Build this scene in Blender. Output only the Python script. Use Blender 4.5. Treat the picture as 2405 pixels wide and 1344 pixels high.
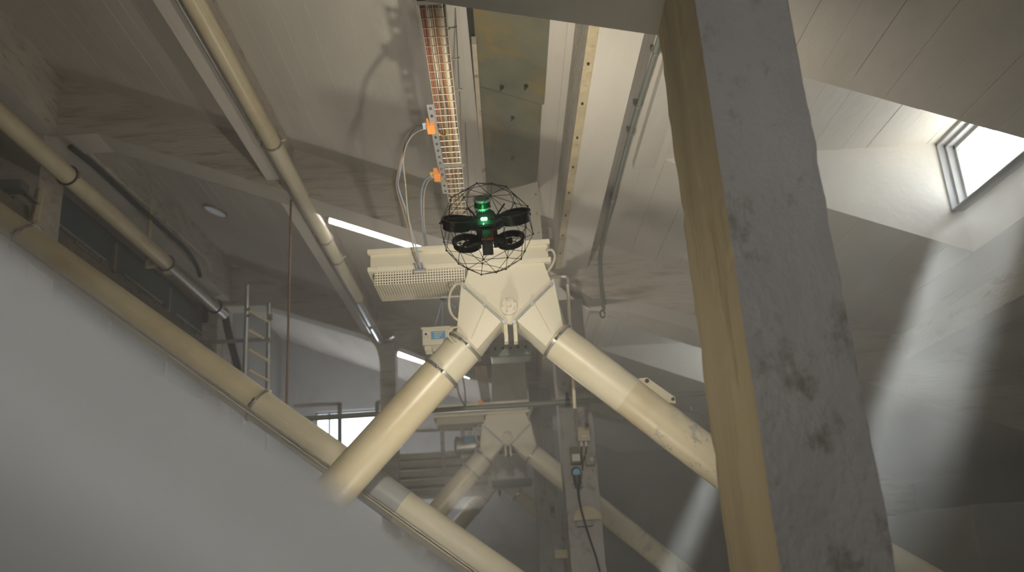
import bpy, bmesh, math, random
from mathutils import Vector, Matrix, noise
random.seed(7)
sc = bpy.context.scene
for o in list(bpy.data.objects): bpy.data.objects.remove(o)
col = sc.collection

# ------------------------------------------------------------------ camera (calibrated from the vanishing points)
IW, IH, FP = 2405, 1344, 2047.0
CZ = 1.7
CAM = Vector((0, 0, CZ))
RX = Vector((0.99809, -0.05910, 0.01790)); RY = Vector((0.00139, 0.31105, 0.95039)); 
RX.normalize(); RY = (RY - RX * RY.dot(RX)).normalized(); RZ = -RX.cross(RY)      # world axes in image coords (x right, y down, z forward)
if RZ.y > 0: RZ = -RZ
def ray(px, py):
    c = Vector((px - IW / 2, py - IH / 2, FP)).normalized()
    return Vector((RX.dot(c), RY.dot(c), RZ.dot(c)))
def P(px, py, y):            # the point seen at this pixel in the plane Y = y
    r = ray(px, py); return CAM + r * (y / r.y)
def PZ(px, py, z):
    r = ray(px, py); return CAM + r * ((z - CZ) / r.z)
def PX(px, py, x):
    r = ray(px, py); return CAM + r * (x / r.x)
cam_d = bpy.data.cameras.new('camera'); cam = bpy.data.objects.new('camera', cam_d); col.objects.link(cam)
right = Vector((RX.x, RY.x, RZ.x)); down = Vector((RX.y, RY.y, RZ.y)); fwd = Vector((RX.z, RY.z, RZ.z))
M = Matrix.Identity(4)
for i in range(3):
    M[i][0] = right[i]; M[i][1] = -down[i]; M[i][2] = -fwd[i]; M[i][3] = CAM[i]
cam.matrix_world = M
cam_d.sensor_width = 36; cam_d.lens = 36 * FP / IW
cam_d.clip_start = 0.02; cam_d.clip_end = 200
cam_d.dof.use_dof = True; cam_d.dof.focus_distance = 5.6; cam_d.dof.aperture_fstop = 1.7
sc.camera = cam

# ------------------------------------------------------------------ render look, sky, sun, lamps and added fill lights
sc.view_settings.view_transform = 'Standard'; sc.view_settings.look = 'None'
sc.view_settings.gamma = 1.0; sc.view_settings.use_curve_mapping = False
sc.view_settings.exposure = 0.0
sc.cycles.use_denoising = True
sc.cycles.max_bounces = 6; sc.cycles.diffuse_bounces = 4; sc.cycles.glossy_bounces = 3
sc.cycles.volume_bounces = 1; sc.cycles.volume_step_rate = 2.0; sc.cycles.volume_max_steps = 128; sc.cycles.transmission_bounces = 4; sc.cycles.transparent_max_bounces = 8
sc.cycles.sample_clamp_indirect = 4.0; sc.cycles.caustics_reflective = False; sc.cycles.caustics_refractive = False
w = bpy.data.worlds.new('overcast_sky'); sc.world = w; w.use_nodes = True
w.node_tree.nodes['Background'].inputs[0].default_value = (0.86, 0.91, 1.0, 1)
w.node_tree.nodes['Background'].inputs[1].default_value = 8.0

def light(name, kind, loc, power, color, aim=None, **kw):
    d = bpy.data.lights.new(name, kind); d.energy = power; d.color = color
    for k, v in kw.items(): setattr(d, k, v)
    o = bpy.data.objects.new(name, d); col.objects.link(o); o.location = loc
    if aim is not None:
        o.rotation_euler = (Vector(aim) - Vector(loc)).to_track_quat('-Z', 'Y').to_euler()
    return o
SUN_DIR = Vector((-0.50, -0.10, -0.84))
light('sun', 'SUN', (20, 0, 30), 110.0, (1.0, 0.98, 0.95), aim=Vector((20, 0, 30)) + SUN_DIR, angle=math.radians(4.5))
# unseen fills added for brightness; hall_lamp follows the beam's shadow
light('camera_fill', 'AREA', (1.7, -0.7, 3.3), 38, (1.0, 0.97, 0.93), aim=(0.7, 3.3, 3.5), shape='RECTANGLE', size=1.6, size_y=0.5)  # added fill for the column front, duct and near beam
light('hall_lamp', 'AREA', (-0.6, 12.9, 2.6), 50, (1.0, 0.93, 0.80), aim=(-0.7, 13.0, 7), size=0.35)
light('hall_fill_near', 'AREA', (-0.2, 6.4, 0.6), 26, (1.0, 0.92, 0.78), aim=(-0.2, 8.0, 7), size=0.5, spread=math.radians(110))  # added fill that lifts the near ceiling slab
light('hall_fill_far', 'AREA', (-3.6, 24.3, 2.4), 110, (0.97, 0.97, 1.0), aim=(-3.7, 24.8, 7), size=1.6)  # added fill that brightens the far bay
light('side_fill', 'AREA', (-2.4, 2.6, 1.0), 4, (1.0, 0.90, 0.72), aim=(0.85, 3.4, 2.6), size=0.4, spread=math.radians(60))  # added fill for the near column's left side
light('headlight', 'SPOT', (-0.05, 4.47, 3.42), 330, (1.0, 0.92, 0.76), aim=(0.1, 8.2, 4.9), spot_size=math.radians(142), spot_blend=0.9, shadow_soft_size=0.03)

# ------------------------------------------------------------------ materials
MATS = {}
def nodes(m):
    m.use_nodes = True; nt = m.node_tree; return nt, nt.nodes, nt.links, nt.nodes['Principled BSDF']
def mat(name, base, rough=0.6, metal=0.0, var=0.12, scale=3.0, stain=None, stain_amt=0.0, stain_scale=1.5, stretch=(1, 1, 1),
        bump=0.0, bump_scale=30.0, spec=0.5, emit=None, emit_s=0.0, local=False, lo=0.5, hi=0.68):
    if name in MATS: return MATS[name]
    m = bpy.data.materials.new(name); nt, N, L, b = nodes(m)
    b.inputs['Roughness'].default_value = rough; b.inputs['Metallic'].default_value = metal
    b.inputs['Specular IOR Level'].default_value = spec
    if emit:
        b.inputs['Emission Color'].default_value = (*emit, 1); b.inputs['Emission Strength'].default_value = emit_s
    if local:
        tc = N.new('ShaderNodeTexCoord'); src = tc.outputs['Object']
    else:
        g = N.new('ShaderNodeNewGeometry'); src = g.outputs['Position']
    mp = N.new('ShaderNodeMapping'); mp.inputs['Scale'].default_value = stretch; L.new(src, mp.inputs[0])
    n1 = N.new('ShaderNodeTexNoise'); n1.inputs['Scale'].default_value = scale; n1.inputs['Detail'].default_value = 5; L.new(mp.outputs[0], n1.inputs['Vector'])
    r1 = N.new('ShaderNodeMapRange'); r1.inputs[1].default_value = 0.3; r1.inputs[2].default_value = 0.7
    r1.inputs[3].default_value = 1 - var; r1.inputs[4].default_value = 1 + var * 0.6; L.new(n1.outputs[0], r1.inputs[0])
    mx = N.new('ShaderNodeMix'); mx.data_type = 'RGBA'; mx.blend_type = 'MULTIPLY'; mx.inputs[0].default_value = 1
    mx.inputs[6].default_value = (*base, 1); L.new(r1.outputs[0], mx.inputs[7])
    out = mx.outputs[2]
    if stain:
        n2 = N.new('ShaderNodeTexNoise'); n2.inputs['Scale'].default_value = stain_scale; n2.inputs['Detail'].default_value = 8
        n2.inputs['Roughness'].default_value = 0.68; L.new(mp.outputs[0], n2.inputs['Vector'])
        r2 = N.new('ShaderNodeMapRange'); r2.inputs[1].default_value = lo; r2.inputs[2].default_value = hi
        r2.inputs[3].default_value = 0; r2.inputs[4].default_value = stain_amt; L.new(n2.outputs[0], r2.inputs[0])
        m2 = N.new('ShaderNodeMix'); m2.data_type = 'RGBA'; L.new(r2.outputs[0], m2.inputs[0]); L.new(out, m2.inputs[6])
        m2.inputs[7].default_value = (*stain, 1); out = m2.outputs[2]
    L.new(out, b.inputs['Base Color'])
    if bump:
        n3 = N.new('ShaderNodeTexNoise'); n3.inputs['Scale'].default_value = bump_scale; n3.inputs['Detail'].default_value = 6; L.new(mp.outputs[0], n3.inputs['Vector'])
        bp = N.new('ShaderNodeBump'); bp.inputs['Strength'].default_value = bump; bp.inputs['Distance'].default_value = 0.02
        L.new(n3.outputs[0], bp.inputs['Height']); L.new(bp.outputs[0], b.inputs['Normal'])
    MATS[name] = m; return m

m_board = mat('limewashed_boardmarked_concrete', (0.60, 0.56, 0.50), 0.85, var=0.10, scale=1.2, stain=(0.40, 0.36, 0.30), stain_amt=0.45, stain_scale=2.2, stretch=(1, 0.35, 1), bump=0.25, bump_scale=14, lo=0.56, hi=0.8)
m_beam = mat('limewashed_beam_concrete', (0.55, 0.51, 0.45), 0.85, var=0.14, scale=1.6, stain=(0.24, 0.19, 0.13), stain_amt=0.85, stain_scale=3.2, stretch=(0.45, 1, 3.6), bump=0.8, bump_scale=9, lo=0.50, hi=0.70)
m_col = mat('weathered_column_plaster', (0.37, 0.36, 0.345), 0.85, var=0.12, scale=2.0, stain=(0.13, 0.11, 0.075), stain_amt=0.7, stain_scale=7.5, stretch=(1, 1, 0.7), bump=0.9, bump_scale=26, lo=0.545, hi=0.68)
m_colside = mat('column_side_tan', (0.50, 0.42, 0.27), 0.85, var=0.2, scale=2.0, stain=(0.16, 0.12, 0.07), stain_amt=0.6, stain_scale=5.0, stretch=(2.5, 2.5, 0.25), bump=0.4, bump_scale=12, lo=0.56, hi=0.75)  # tan side of the near column, apart from its grey front
m_wall = mat('grey_painted_wall', (0.42, 0.42, 0.41), 0.8, var=0.12, scale=0.8, stain=(0.25, 0.24, 0.22), stain_amt=0.5, stain_scale=1.4, bump=0.15)
m_darkwall = mat('dark_wall_render', (0.20, 0.20, 0.185), 0.85, var=0.2, scale=1.0)
m_dark2 = mat('dark_rough_masonry', (0.17, 0.155, 0.12), 0.9, var=0.3, scale=4, bump=0.5)
m_blue = mat('blue_grey_sheet_panel', (0.07, 0.105, 0.125), 0.5, var=0.2, scale=1.2, stain=(0.10, 0.09, 0.06), stain_amt=0.6)
m_cream = mat('cream_enamel_paint', (0.66, 0.60, 0.45), 0.38, var=0.05, scale=1.5, stain=(0.50, 0.36, 0.18), stain_amt=0.35, stain_scale=1.1, lo=0.55, hi=0.8)
m_creamflat = mat('cream_flat_paint', (0.68, 0.63, 0.50), 0.55, var=0.04, scale=2.0)
m_creampipe = mat('cream_pipe_paint', (0.62, 0.54, 0.37), 0.33, var=0.07, scale=1.3, stain=(0.44, 0.30, 0.14), stain_amt=0.6, stain_scale=0.9, lo=0.5, hi=0.75)
m_worn = mat('cream_pipe_worn', (0.62, 0.54, 0.37), 0.4, var=0.07, scale=1.3, stain=(0.36, 0.34, 0.32), stain_amt=0.9, stain_scale=6.0, lo=0.56, hi=0.6)
m_blupipe = mat('blue_grey_pipe_paint', (0.40, 0.41, 0.41), 0.3, var=0.05)
m_duct = mat('grey_glossy_duct_paint', (0.60, 0.605, 0.59), 0.5, var=0.03, scale=0.8)
m_steel = mat('galvanised_steel', (0.55, 0.56, 0.57), 0.38, metal=0.8, var=0.15, scale=6)
m_chrome = mat('polished_steel', (0.72, 0.73, 0.75), 0.16, metal=1.0, var=0.05, scale=5)
m_clamp = mat('dull_zinc', (0.42, 0.40, 0.36), 0.42, metal=0.7, var=0.2, scale=12)
m_dark = mat('blackened_steel', (0.035, 0.033, 0.03), 0.5, var=0.2, scale=8)
m_black = mat('matt_black_plastic', (0.018, 0.018, 0.019), 0.42, var=0.1, scale=10)
m_carbon = mat('black_carbon_wire', (0.02, 0.02, 0.022), 0.35, var=0.1, scale=10)
m_gtube = mat('grey_green_tube_paint', (0.20, 0.22, 0.19), 0.45, var=0.1, scale=4)
m_rustpanel = mat('greenish_rusty_sheet', (0.17, 0.17, 0.12), 0.55, var=0.22, scale=2.5, stain=(0.27, 0.19, 0.06), stain_amt=0.8, stain_scale=2.6, lo=0.5, hi=0.68, bump=0.15)
m_rust = mat('rusty_strip', (0.50, 0.43, 0.32), 0.7, var=0.2, scale=6, stain=(0.16, 0.07, 0.03), stain_amt=0.9, stain_scale=5.0, lo=0.56, hi=0.66)
m_orange = mat('orange_plastic', (0.78, 0.27, 0.06), 0.45, var=0.04)
m_wire = mat('pale_zinc_wire', (0.50, 0.45, 0.36), 0.4, metal=0.4, var=0.1, scale=20)
m_bluecab = mat('blue_grey_cable', (0.28, 0.33, 0.42), 0.45, var=0.05)
m_tancab = mat('tan_cable', (0.27, 0.19, 0.12), 0.5, var=0.05)
m_redcab = mat('brick_red_cable', (0.20, 0.075, 0.045), 0.5, var=0.05)
m_yelcab = mat('yellow_cable', (0.36, 0.25, 0.05), 0.5, var=0.05)
m_whtcab = mat('cream_cable', (0.44, 0.39, 0.30), 0.5, var=0.05)
m_brncab = mat('brown_cable', (0.10, 0.065, 0.035), 0.5, var=0.05)
m_blkcab = mat('black_cable', (0.02, 0.02, 0.02), 0.5, var=0.05)
m_rod = mat('copper_brown_rod', (0.26, 0.15, 0.09), 0.45, metal=0.3, var=0.1)
m_label = mat('blue_label', (0.10, 0.32, 0.55), 0.5, var=0.02)
m_white = mat('white_plastic', (0.75, 0.74, 0.70), 0.4, var=0.03)
m_tube = mat('lit_fluorescent_tube', (0.9, 0.9, 0.88), 0.5, emit=(1.0, 0.97, 0.92), emit_s=7.0)
m_led = mat('green_led', (0.5, 1.0, 0.6), 0.5, emit=(0.45, 1.0, 0.62), emit_s=9.0)
m_red = mat('red_plastic', (0.5, 0.03, 0.03), 0.4, var=0.02)
m_lens = mat('dark_glass_ring', (0.01, 0.06, 0.03), 0.12, var=0.02)
m_wood = mat('pale_wood', (0.48, 0.42, 0.30), 0.7, var=0.15, scale=6, stretch=(1, 6, 6))
m_dome = mat('daylit_dome_plastic', (0.62, 0.64, 0.68), 0.5, emit=(0.80, 0.86, 1.0), emit_s=0.10)
m_frame = mat('window_frame_paint', (0.30, 0.30, 0.30), 0.6, var=0.08, scale=5)
m_silver = mat('satin_aluminium', (0.55, 0.57, 0.60), 0.35, metal=0.25, var=0.05, scale=10)
m_chutelit = mat('lit_cream_chute', (0.84, 0.80, 0.69), 0.5, var=0.05, scale=2.0, stain=(0.55, 0.48, 0.36), stain_amt=0.3)  # cream lightened to stand in for headlight falling on the chute
m_floor = mat('pale_concrete_floor', (0.60, 0.585, 0.55), 0.85, var=0.2, scale=1.0, bump=0.2)  # unseen floor, colour raised to bounce sun up to the slab
# thin clear glass
mg = bpy.data.materials.new('window_glass'); nt, N, L, b = nodes(mg)
tr = N.new('ShaderNodeBsdfTransparent'); tr.inputs[0].default_value = (0.92, 0.95, 0.95, 1)
gl = N.new('ShaderNodeBsdfGlossy'); gl.inputs['Roughness'].default_value = 0.05
ms = N.new('ShaderNodeMixShader'); ms.inputs[0].default_value = 0.06
L.new(tr.outputs[0], ms.inputs[1]); L.new(gl.outputs[0], ms.inputs[2]); L.new(ms.outputs[0], N['Material Output'].inputs[0])

# ------------------------------------------------------------------ helpers
def obj(name, bm, m, parent=None, smooth=False, loc=None):
    me = bpy.data.meshes.new(name)
    bmesh.ops.recalc_face_normals(bm, faces=bm.faces[:])
    if smooth:
        for f in bm.faces: f.smooth = True
        for e in bm.edges:
            if len(e.link_faces) == 2 and e.calc_face_angle(0) > 0.7: e.smooth = False
    if loc is not None: bmesh.ops.translate(bm, verts=bm.verts[:], vec=-Vector(loc))
    bm.to_mesh(me); bm.free(); me.materials.append(m)
    o = bpy.data.objects.new(name, me); col.objects.link(o)
    if loc is not None: o.matrix_world = Matrix.Translation(Vector(loc))
    if parent:
        o.parent = parent; o.matrix_parent_inverse = parent.matrix_world.inverted()
    return o
SPLIT = {'header_bolt', 'rod_nut', 'flange_bolt', 'hanger', 'rail_clip', 'gland', 'housing_bolt', 'chute_rivet', 'arm', 'antenna', 'skid_foot', 'print_line', 'control_cable', 'guard_side',
         'foot', 'lug_bolt', 'fork_bracket', 'feed_cable', 'suspension_rod', 'bolt', 'clamp_bolt', 'cable', 'long_wire', 'red_edge', 'heat_fin', 'conduit_tube', 'propeller', 'rim_bar', 'nail'}
_obj = obj
def obj(name, bm, m, parent=None, smooth=False, loc=None):
    if name in SPLIT and parent is not None:
        bm.verts.index_update(); left = set(bm.verts); isl = []
        while left:
            st = [left.pop()]; cur = list(st)
            while st:
                v = st.pop()
                for e in v.link_edges:
                    w_ = e.other_vert(v)
                    if w_ in left: left.discard(w_); st.append(w_); cur.append(w_)
            isl.append(cur)
        if len(isl) > 1:
            first = None
            isl.sort(key=lambda c: (-len(c), min(v.index for v in c)))
            for c in isl:
                nb = bmesh.new(); mp_ = {v: nb.verts.new(v.co) for v in c}
                for f in {f for v in c for f in v.link_faces}: nb.faces.new([mp_[v] for v in f.verts])
                o = _obj(name, nb, m, parent, smooth, loc)
                first = first or o
            bm.free(); return first
    return _obj(name, bm, m, parent, smooth, loc)
def tag(o, label, cat, group=None, kind=None):
    o['label'] = label; o['category'] = cat
    if group: o['group'] = group
    if kind: o['kind'] = kind
    return o
def thing(name, label, cat, loc=(0, 0, 0), group=None, kind=None):
    o = bpy.data.objects.new(name, None); col.objects.link(o); o.location = loc; o.empty_display_size = 0.1
    o.matrix_world = Matrix.Translation(Vector(loc))
    return tag(o, label, cat, group, kind)
def B(): return bmesh.new()
def box(bm, lo, hi, bev=0.0):
    x0, y0, z0 = lo; x1, y1, z1 = hi
    r = bmesh.ops.create_cube(bm, size=1.0); vs = r['verts']
    for v in vs:
        v.co = Vector(((x0 + x1) / 2 + v.co.x * (x1 - x0), (y0 + y1) / 2 + v.co.y * (y1 - y0), (z0 + z1) / 2 + v.co.z * (z1 - z0)))
    if bev:
        es = list({e for v in vs for e in v.link_edges})
        bmesh.ops.bevel(bm, geom=es, offset=bev, segments=2, profile=0.6, affect='EDGES')
    return bm
def prism(bm, poly, axis, d):      # poly: 3D points, extruded by vector d
    a = [bm.verts.new(Vector(p)) for p in poly]; d = Vector(d)
    c = [bm.verts.new(v.co + d) for v in a]; n = len(a)
    bm.faces.new(a); bm.faces.new(c[::-1])
    for i in range(n): bm.faces.new((a[i], c[i], c[(i + 1) % n], a[(i + 1) % n]))
    return bm
def frame_of(t):
    t = t.normalized(); u = Vector((0, 0, 1)) if abs(t.z) < 0.9 else Vector((1, 0, 0))
    a = t.cross(u).normalized(); return a, t.cross(a).normalized()
def tube(bm, pts, r, n=10, cap=True):
    pts = [Vector(p) for p in pts]; rs = r if isinstance(r, (list, tuple)) else [r] * len(pts)
    rings = []; a = None
    for i, p in enumerate(pts):
        t = (pts[min(i + 1, len(pts) - 1)] - pts[max(i - 1, 0)])
        if t.length < 1e-9: t = Vector((0, 0, 1))
        t.normalize()
        if a is None: a, b_ = frame_of(t)
        else:
            a = (a - t * a.dot(t)).normalized(); b_ = t.cross(a)
        rings.append([bm.verts.new(p + (a * math.cos(k * 2 * math.pi / n) + b_ * math.sin(k * 2 * math.pi / n)) * rs[i]) for k in range(n)])
    for i in range(len(rings) - 1):
        for k in range(n): bm.faces.new((rings[i][k], rings[i][(k + 1) % n], rings[i + 1][(k + 1) % n], rings[i + 1][k]))
    if cap: bm.faces.new(rings[0]); bm.faces.new(rings[-1][::-1])
    return bm
def hollow(bm, p0, p1, r, th, n=32):      # a ring / open tube with wall thickness
    p0 = Vector(p0); p1 = Vector(p1); t = (p1 - p0).normalized(); a, b_ = frame_of(t)
    R = []
    for p, rr in ((p0, r), (p1, r), (p1, r - th), (p0, r - th)):
        R.append([bm.verts.new(p + (a * math.cos(k * 2 * math.pi / n) + b_ * math.sin(k * 2 * math.pi / n)) * rr) for k in range(n)])
    for i in range(4):
        for k in range(n): bm.faces.new((R[i][k], R[i][(k + 1) % n], R[(i + 1) % 4][(k + 1) % n], R[(i + 1) % 4][k]))
    return bm
def smooth_pts(pts, k=6):
    pts = [Vector(p) for p in pts]; out = []
    P_ = [pts[0]] + pts + [pts[-1]]
    for i in range(1, len(P_) - 2):
        for j in range(k):
            t = j / k; p0, p1, p2, p3 = P_[i - 1:i + 3]
            out.append(0.5 * ((2 * p1) + (p2 - p0) * t + (2 * p0 - 5 * p1 + 4 * p2 - p3) * t * t + (3 * p1 - p0 - 3 * p2 + p3) * t ** 3))
    out.append(pts[-1]); return out
def copy_tree(o, off, parent=None):
    c = o.copy(); col.objects.link(c)
    if parent is None: c.location = o.location + Vector(off)
    else:
        mi = o.matrix_parent_inverse.copy(); c.parent = parent; c.matrix_parent_inverse = mi
    for ch in o.children: copy_tree(ch, off, c)
    return c
def SZ(x): return 6.4 - 0.405 * x          # underside of the sloping roof slab
ST = 'structure'

# ------------------------------------------------------------------ the room shell
XL, XR, YB, YF = -7.0, 8.6, -2.6, 27.2
WX0, WX1 = 1.83, 4.8                        # dormer opening
def dormer(yc): return (yc - 1.01, yc + 1.01)
DY = [dormer(7.19), dormer(15.2)]

floor = obj('floor', box(B(), (XL - .3, YB - .3, -0.2), (XR + .3, YF + .3, 0)), m_floor); tag(floor, 'pale concrete floor far below the roof', 'floor', kind=ST)
for nm, lo, hi, mt, lb in [
    ('wall_left', (XL - 0.3, YB, 0), (XL, YF, 9.4), m_darkwall, 'dark left wall behind the small pipe and ladder'),
    ('wall_right', (XR, YB, 0), (XR + 0.3, YF, 3.3), m_darkwall, 'dark right wall low under the eaves'),
    ('wall_front', (XL - .3, YB - 0.3, 0), (XR + .3, YB, 9.4), m_wall, 'wall behind the photographer')]:
    tag(obj(nm, box(B(), lo, hi), mt), lb, 'wall', kind=ST)
# back wall with its window opening
wa, wb = P(738, 968, YF), P(905, 1085, YF)
wx0, wx1, wz0, wz1 = wa.x, wb.x, wb.z, wa.z
bk = B()
box(bk, (XL - .3, YF, 0), (wx0, YF + .3, 9.4)); box(bk, (wx1, YF, 0), (XR + .3, YF + .3, 9.4))
box(bk, (wx0, YF, 0), (wx1, YF + .3, wz0)); box(bk, (wx0, YF, wz1), (wx1, YF + .3, 9.4))
tag(obj('wall_back', bk, m_wall), 'grey end wall with the bright window low behind the pipes', 'wall', kind=ST)
win = thing('window_3', 'bright window in the far end wall between crossing pipes', 'window', (wx0, YF, wz0), kind=ST)
fr = B(); ww = 0.08
for lo, hi in (((wx0, YF + .1, wz0), (wx0 + ww, YF + .2, wz1)), ((wx1 - ww, YF + .1, wz0), (wx1, YF + .2, wz1)), ((wx0, YF + .1, wz0), (wx1, YF + .2, wz0 + ww)), ((wx0, YF + .1, wz1 - ww), (wx1, YF + .2, wz1)),
               ((wx0 + .42, YF + .1, wz0), (wx0 + .48, YF + .2, wz1)), ((wx0, YF + .1, wz0 + .66), (wx0 + .48, YF + .2, wz0 + .72))): box(fr, lo, hi)
obj('window_frame', fr, m_frame, win)
g = B(); box(g, (wx0 + .01, YF + .145, wz0 + .01), (wx1 - .01, YF + .15, wz1 - .01)); obj('pane', g, mg, win)

# sloping roof slab (backing) with dormer openings
SL = thing('ceiling', 'sloping board marked concrete ceiling over the whole hall', 'ceiling', (0, 11, 6.4), kind=ST)
def slab_rect(bm, x0, x1, y0, y1, t=0.25, off=0.03):
    prism(bm, [(x0, y0, SZ(x0) + off), (x1, y0, SZ(x1) + off), (x1, y0, SZ(x1) + off + t), (x0, y0, SZ(x0) + off + t)], 'y', (0, y1 - y0, 0))
sb = B()
slab_rect(sb, XL - .3, WX0, YB - .3, YF + .3); slab_rect(sb, WX1, XR + .3, YB - .3, YF + .3)
ys = [YB - .3, DY[0][0], DY[0][1], DY[1][0], DY[1][1], YF + .3]
for a, c in ((ys[0], ys[1]), (ys[2], ys[3]), (ys[4], ys[5])): slab_rect(sb, WX0, WX1, a, c)
obj('slab', sb, m_board, SL)
# individual formwork boards cast into the ceiling, running front to back
ang = math.atan(0.405); ca = math.cos(ang)
bays = [(3.57, 11.0), (11.57, 19.0), (19.57, YF)]
board_mesh = {}
def board(x0, x1, y0, y1, parent, zf=SZ, tilt=True, dz=0.0):
    L_ = round(y1 - y0, 3); wd = round((x1 - x0) / (ca if tilt else 1), 3)
    key = (L_, wd)
    if key not in board_mesh:
        bm = B(); box(bm, (-wd / 2 + .0008, -L_ / 2, 0), (wd / 2 - .0008, L_ / 2, 0.034))
        es = [e for e in bm.edges if abs(e.verts[0].co.z) < 1e-5 and abs(e.verts[1].co.z) < 1e-5 and abs(e.verts[0].co.y - e.verts[1].co.y) > .1]
        bmesh.ops.bevel(bm, geom=es, offset=0.0018, segments=1, affect='EDGES')
        me = bpy.data.meshes.new('board'); bm.to_mesh(me); bm.free(); me.materials.append(m_board); board_mesh[key] = me
    o = bpy.data.objects.new('board', board_mesh[key]); col.objects.link(o)
    xc = (x0 + x1) / 2
    o.location = (xc, (y0 + y1) / 2, zf(xc) + dz); o.rotation_euler = (random.uniform(-.0002, .0002), (ang if tilt else 0) + random.uniform(-.003, .003), 0)
    o.parent = parent; o.matrix_parent_inverse = parent.matrix_world.inverted()
    return o
fins = B()
def fin(x, y0, y1, w_=0.004, h=0.006):
    prism(fins, [(x - w_, y0, SZ(x) + .01), (x + w_, y0, SZ(x) + .01), (x + w_ * .4, y0, SZ(x) - h), (x - w_ * .4, y0, SZ(x) - h)], 'y', (0, y1 - y0, 0))
for bi, (y0, y1) in enumerate(bays):
    x = -6.1
    rr = random.Random(5 + bi)
    while x < (7.4 if bi < 1 else 5.2):
        wd = rr.choice((0.22, 0.26, 0.30, 0.34)) * ca
        for edge in (WX0, WX1):
            if x < edge - 1e-4 < x + wd: wd = edge - x
        if edge and wd < 0.03: wd = 0.03
        x1 = x + wd
        dz = rr.uniform(-.003, .003)
        if bi < 2 and x >= WX0 - 1e-3 and x1 <= WX1 + 1e-3:
            board(x, x1, y0, DY[bi][0], SL, dz=dz); board(x, x1, DY[bi][1], y1, SL, dz=dz)
        elif not (-0.12 < x and x1 < 0.6 and bi == 0):
            if not (0.82 < x and x1 < 1.2): board(x, x1, y0, y1, SL, dz=dz)
        else: board(x, x1, y0, y1, SL, dz=0.0)
        if rr.random() < 0.75 and not (WX0 - .01 < x1 < WX1 + .01):
            t0 = rr.uniform(0, .4); fin(x1, y0 + (y1 - y0) * t0, y1 - (y1 - y0) * rr.uniform(0, .3))
        x = x1
o = obj('mortar_fin', fins, m_board, SL); o['kind'] = 'stuff'

# beams and ribs ---------------------------------------------------
G = [(-7.0, 7.9), (-5.5, 7.92), (-2.7, 6.82), (-1.28, 6.25), (0.75, 5.46), (1.25, 5.06), (1.8, 5.0), (2.58, 4.73), (4.73, 3.68), (8.6, 2.15)]
def lighten_under(o):          # undersides coloured paler for their lit look, and cleaner than the flanks
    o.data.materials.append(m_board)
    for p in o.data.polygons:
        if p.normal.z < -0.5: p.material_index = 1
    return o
def beam(under, y0, y1, label, nm='beam'):
    b_ = B(); poly = [(x, y0, z) for x, z in under] + [(under[-1][0], y0, SZ(under[-1][0]) + .06), (under[0][0], y0, SZ(under[0][0]) + .06)]
    a = [b_.verts.new(p) for p in poly]; c = [b_.verts.new((p[0], y1, p[2])) for p in poly]; n = len(a); m = len(under)
    # quads between underside and top
    for ring in (a, c):
        tops = [b_.verts.new((under[i][0], ring[0].co.y, SZ(under[i][0]) + .06)) for i in range(m)]
        for i in range(m - 1): b_.faces.new((ring[i], ring[i + 1], tops[i + 1], tops[i]))
        if ring is a: ta = tops
        else: tc = tops
    for i in range(m - 1):
        b_.faces.new((a[i], c[i], c[i + 1], a[i + 1])); b_.faces.new((ta[i], ta[i + 1], tc[i + 1], tc[i]))
    b_.faces.new((a[0], ta[0], tc[0], c[0])); b_.faces.new((a[m - 1], c[m - 1], tc[m - 1], ta[m - 1]))
    bmesh.ops.delete(b_, geom=[v for v in b_.verts if not v.link_faces], context='VERTS')
    return tag(lighten_under(obj(nm, b_, m_beam)), label, 'beam', kind=ST)
G1 = [(-7.0, 7.9), (-5.5, 7.92), (-2.7, 6.82), (-1.2, 5.35), (-0.26, 4.335), (0.84, 4.075), (1.25, 4.9), (1.8, 4.9), (2.58, 4.73), (4.73, 3.68), (8.6, 2.15)]
beam(G1, 3.02, 3.57, 'nearest concrete roof beam, pale underside above the big column')
beam(G, 11.0, 11.57, 'textured concrete roof beam behind the drone, long lit tube beyond it')
beam([(-7, 7.85), (-5.3, 7.8), (-2.9, 6.92), (-0.64, 5.9), (1.03, 5.46), (1.8, 4.95), (3.04, 4.55), (4.73, 3.68), (8.6, 2.15)], 19.0, 19.57, 'farther concrete roof beam above the second steel hopper')
def rib(x0, x1, zu0, zu1, y0, y1, label, mt=m_beam):
    b_ = B(); prism(b_, [(x0, y0, zu0), (x1, y0, zu1), (x1, y0, SZ(x1) + .05), (x0, y0, SZ(x0) + .05)], 'y', (0, y1 - y0, 0))
    return tag(lighten_under(obj('beam', b_, mt)), label, 'beam', kind=ST)
rib(-3.08, -2.72, 7.03, 7.0, 3.57, 11.0, 'lengthwise rib above the long cream ceiling pipe, nearest bay')
rib(-3.08, -2.72, 7.03, 7.0, 11.57, 19.0, 'lengthwise rib above the cream ceiling pipe, middle bay')
rib(0.80, 1.22, 5.50, 5.47, 3.57, 11.0, 'pale lengthwise rib right of the rusty ceiling sheet')
rib(0.80, 1.22, 5.50, 5.47, 11.57, 19.0, 'lengthwise rib in the middle bay behind the front hopper')
rib(5.2, 5.55, 3.98, 3.94, 3.57, 11.0, 'eaves rib at right in the dusty light')
rib(5.2, 5.55, 3.98, 3.94, 11.57, 19.0, 'eaves rib beyond the shaft of light, middle bay')
for y0, y1, lb in ((3.57, 11.0, 'dark lengthwise beam along the left wall, nearest bay'), (11.57, 19.0, 'dark lengthwise beam along the left wall above the black cable')):
    rib(-6.9, -6.05, 7.95, 7.93, y0, y1, lb)
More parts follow.
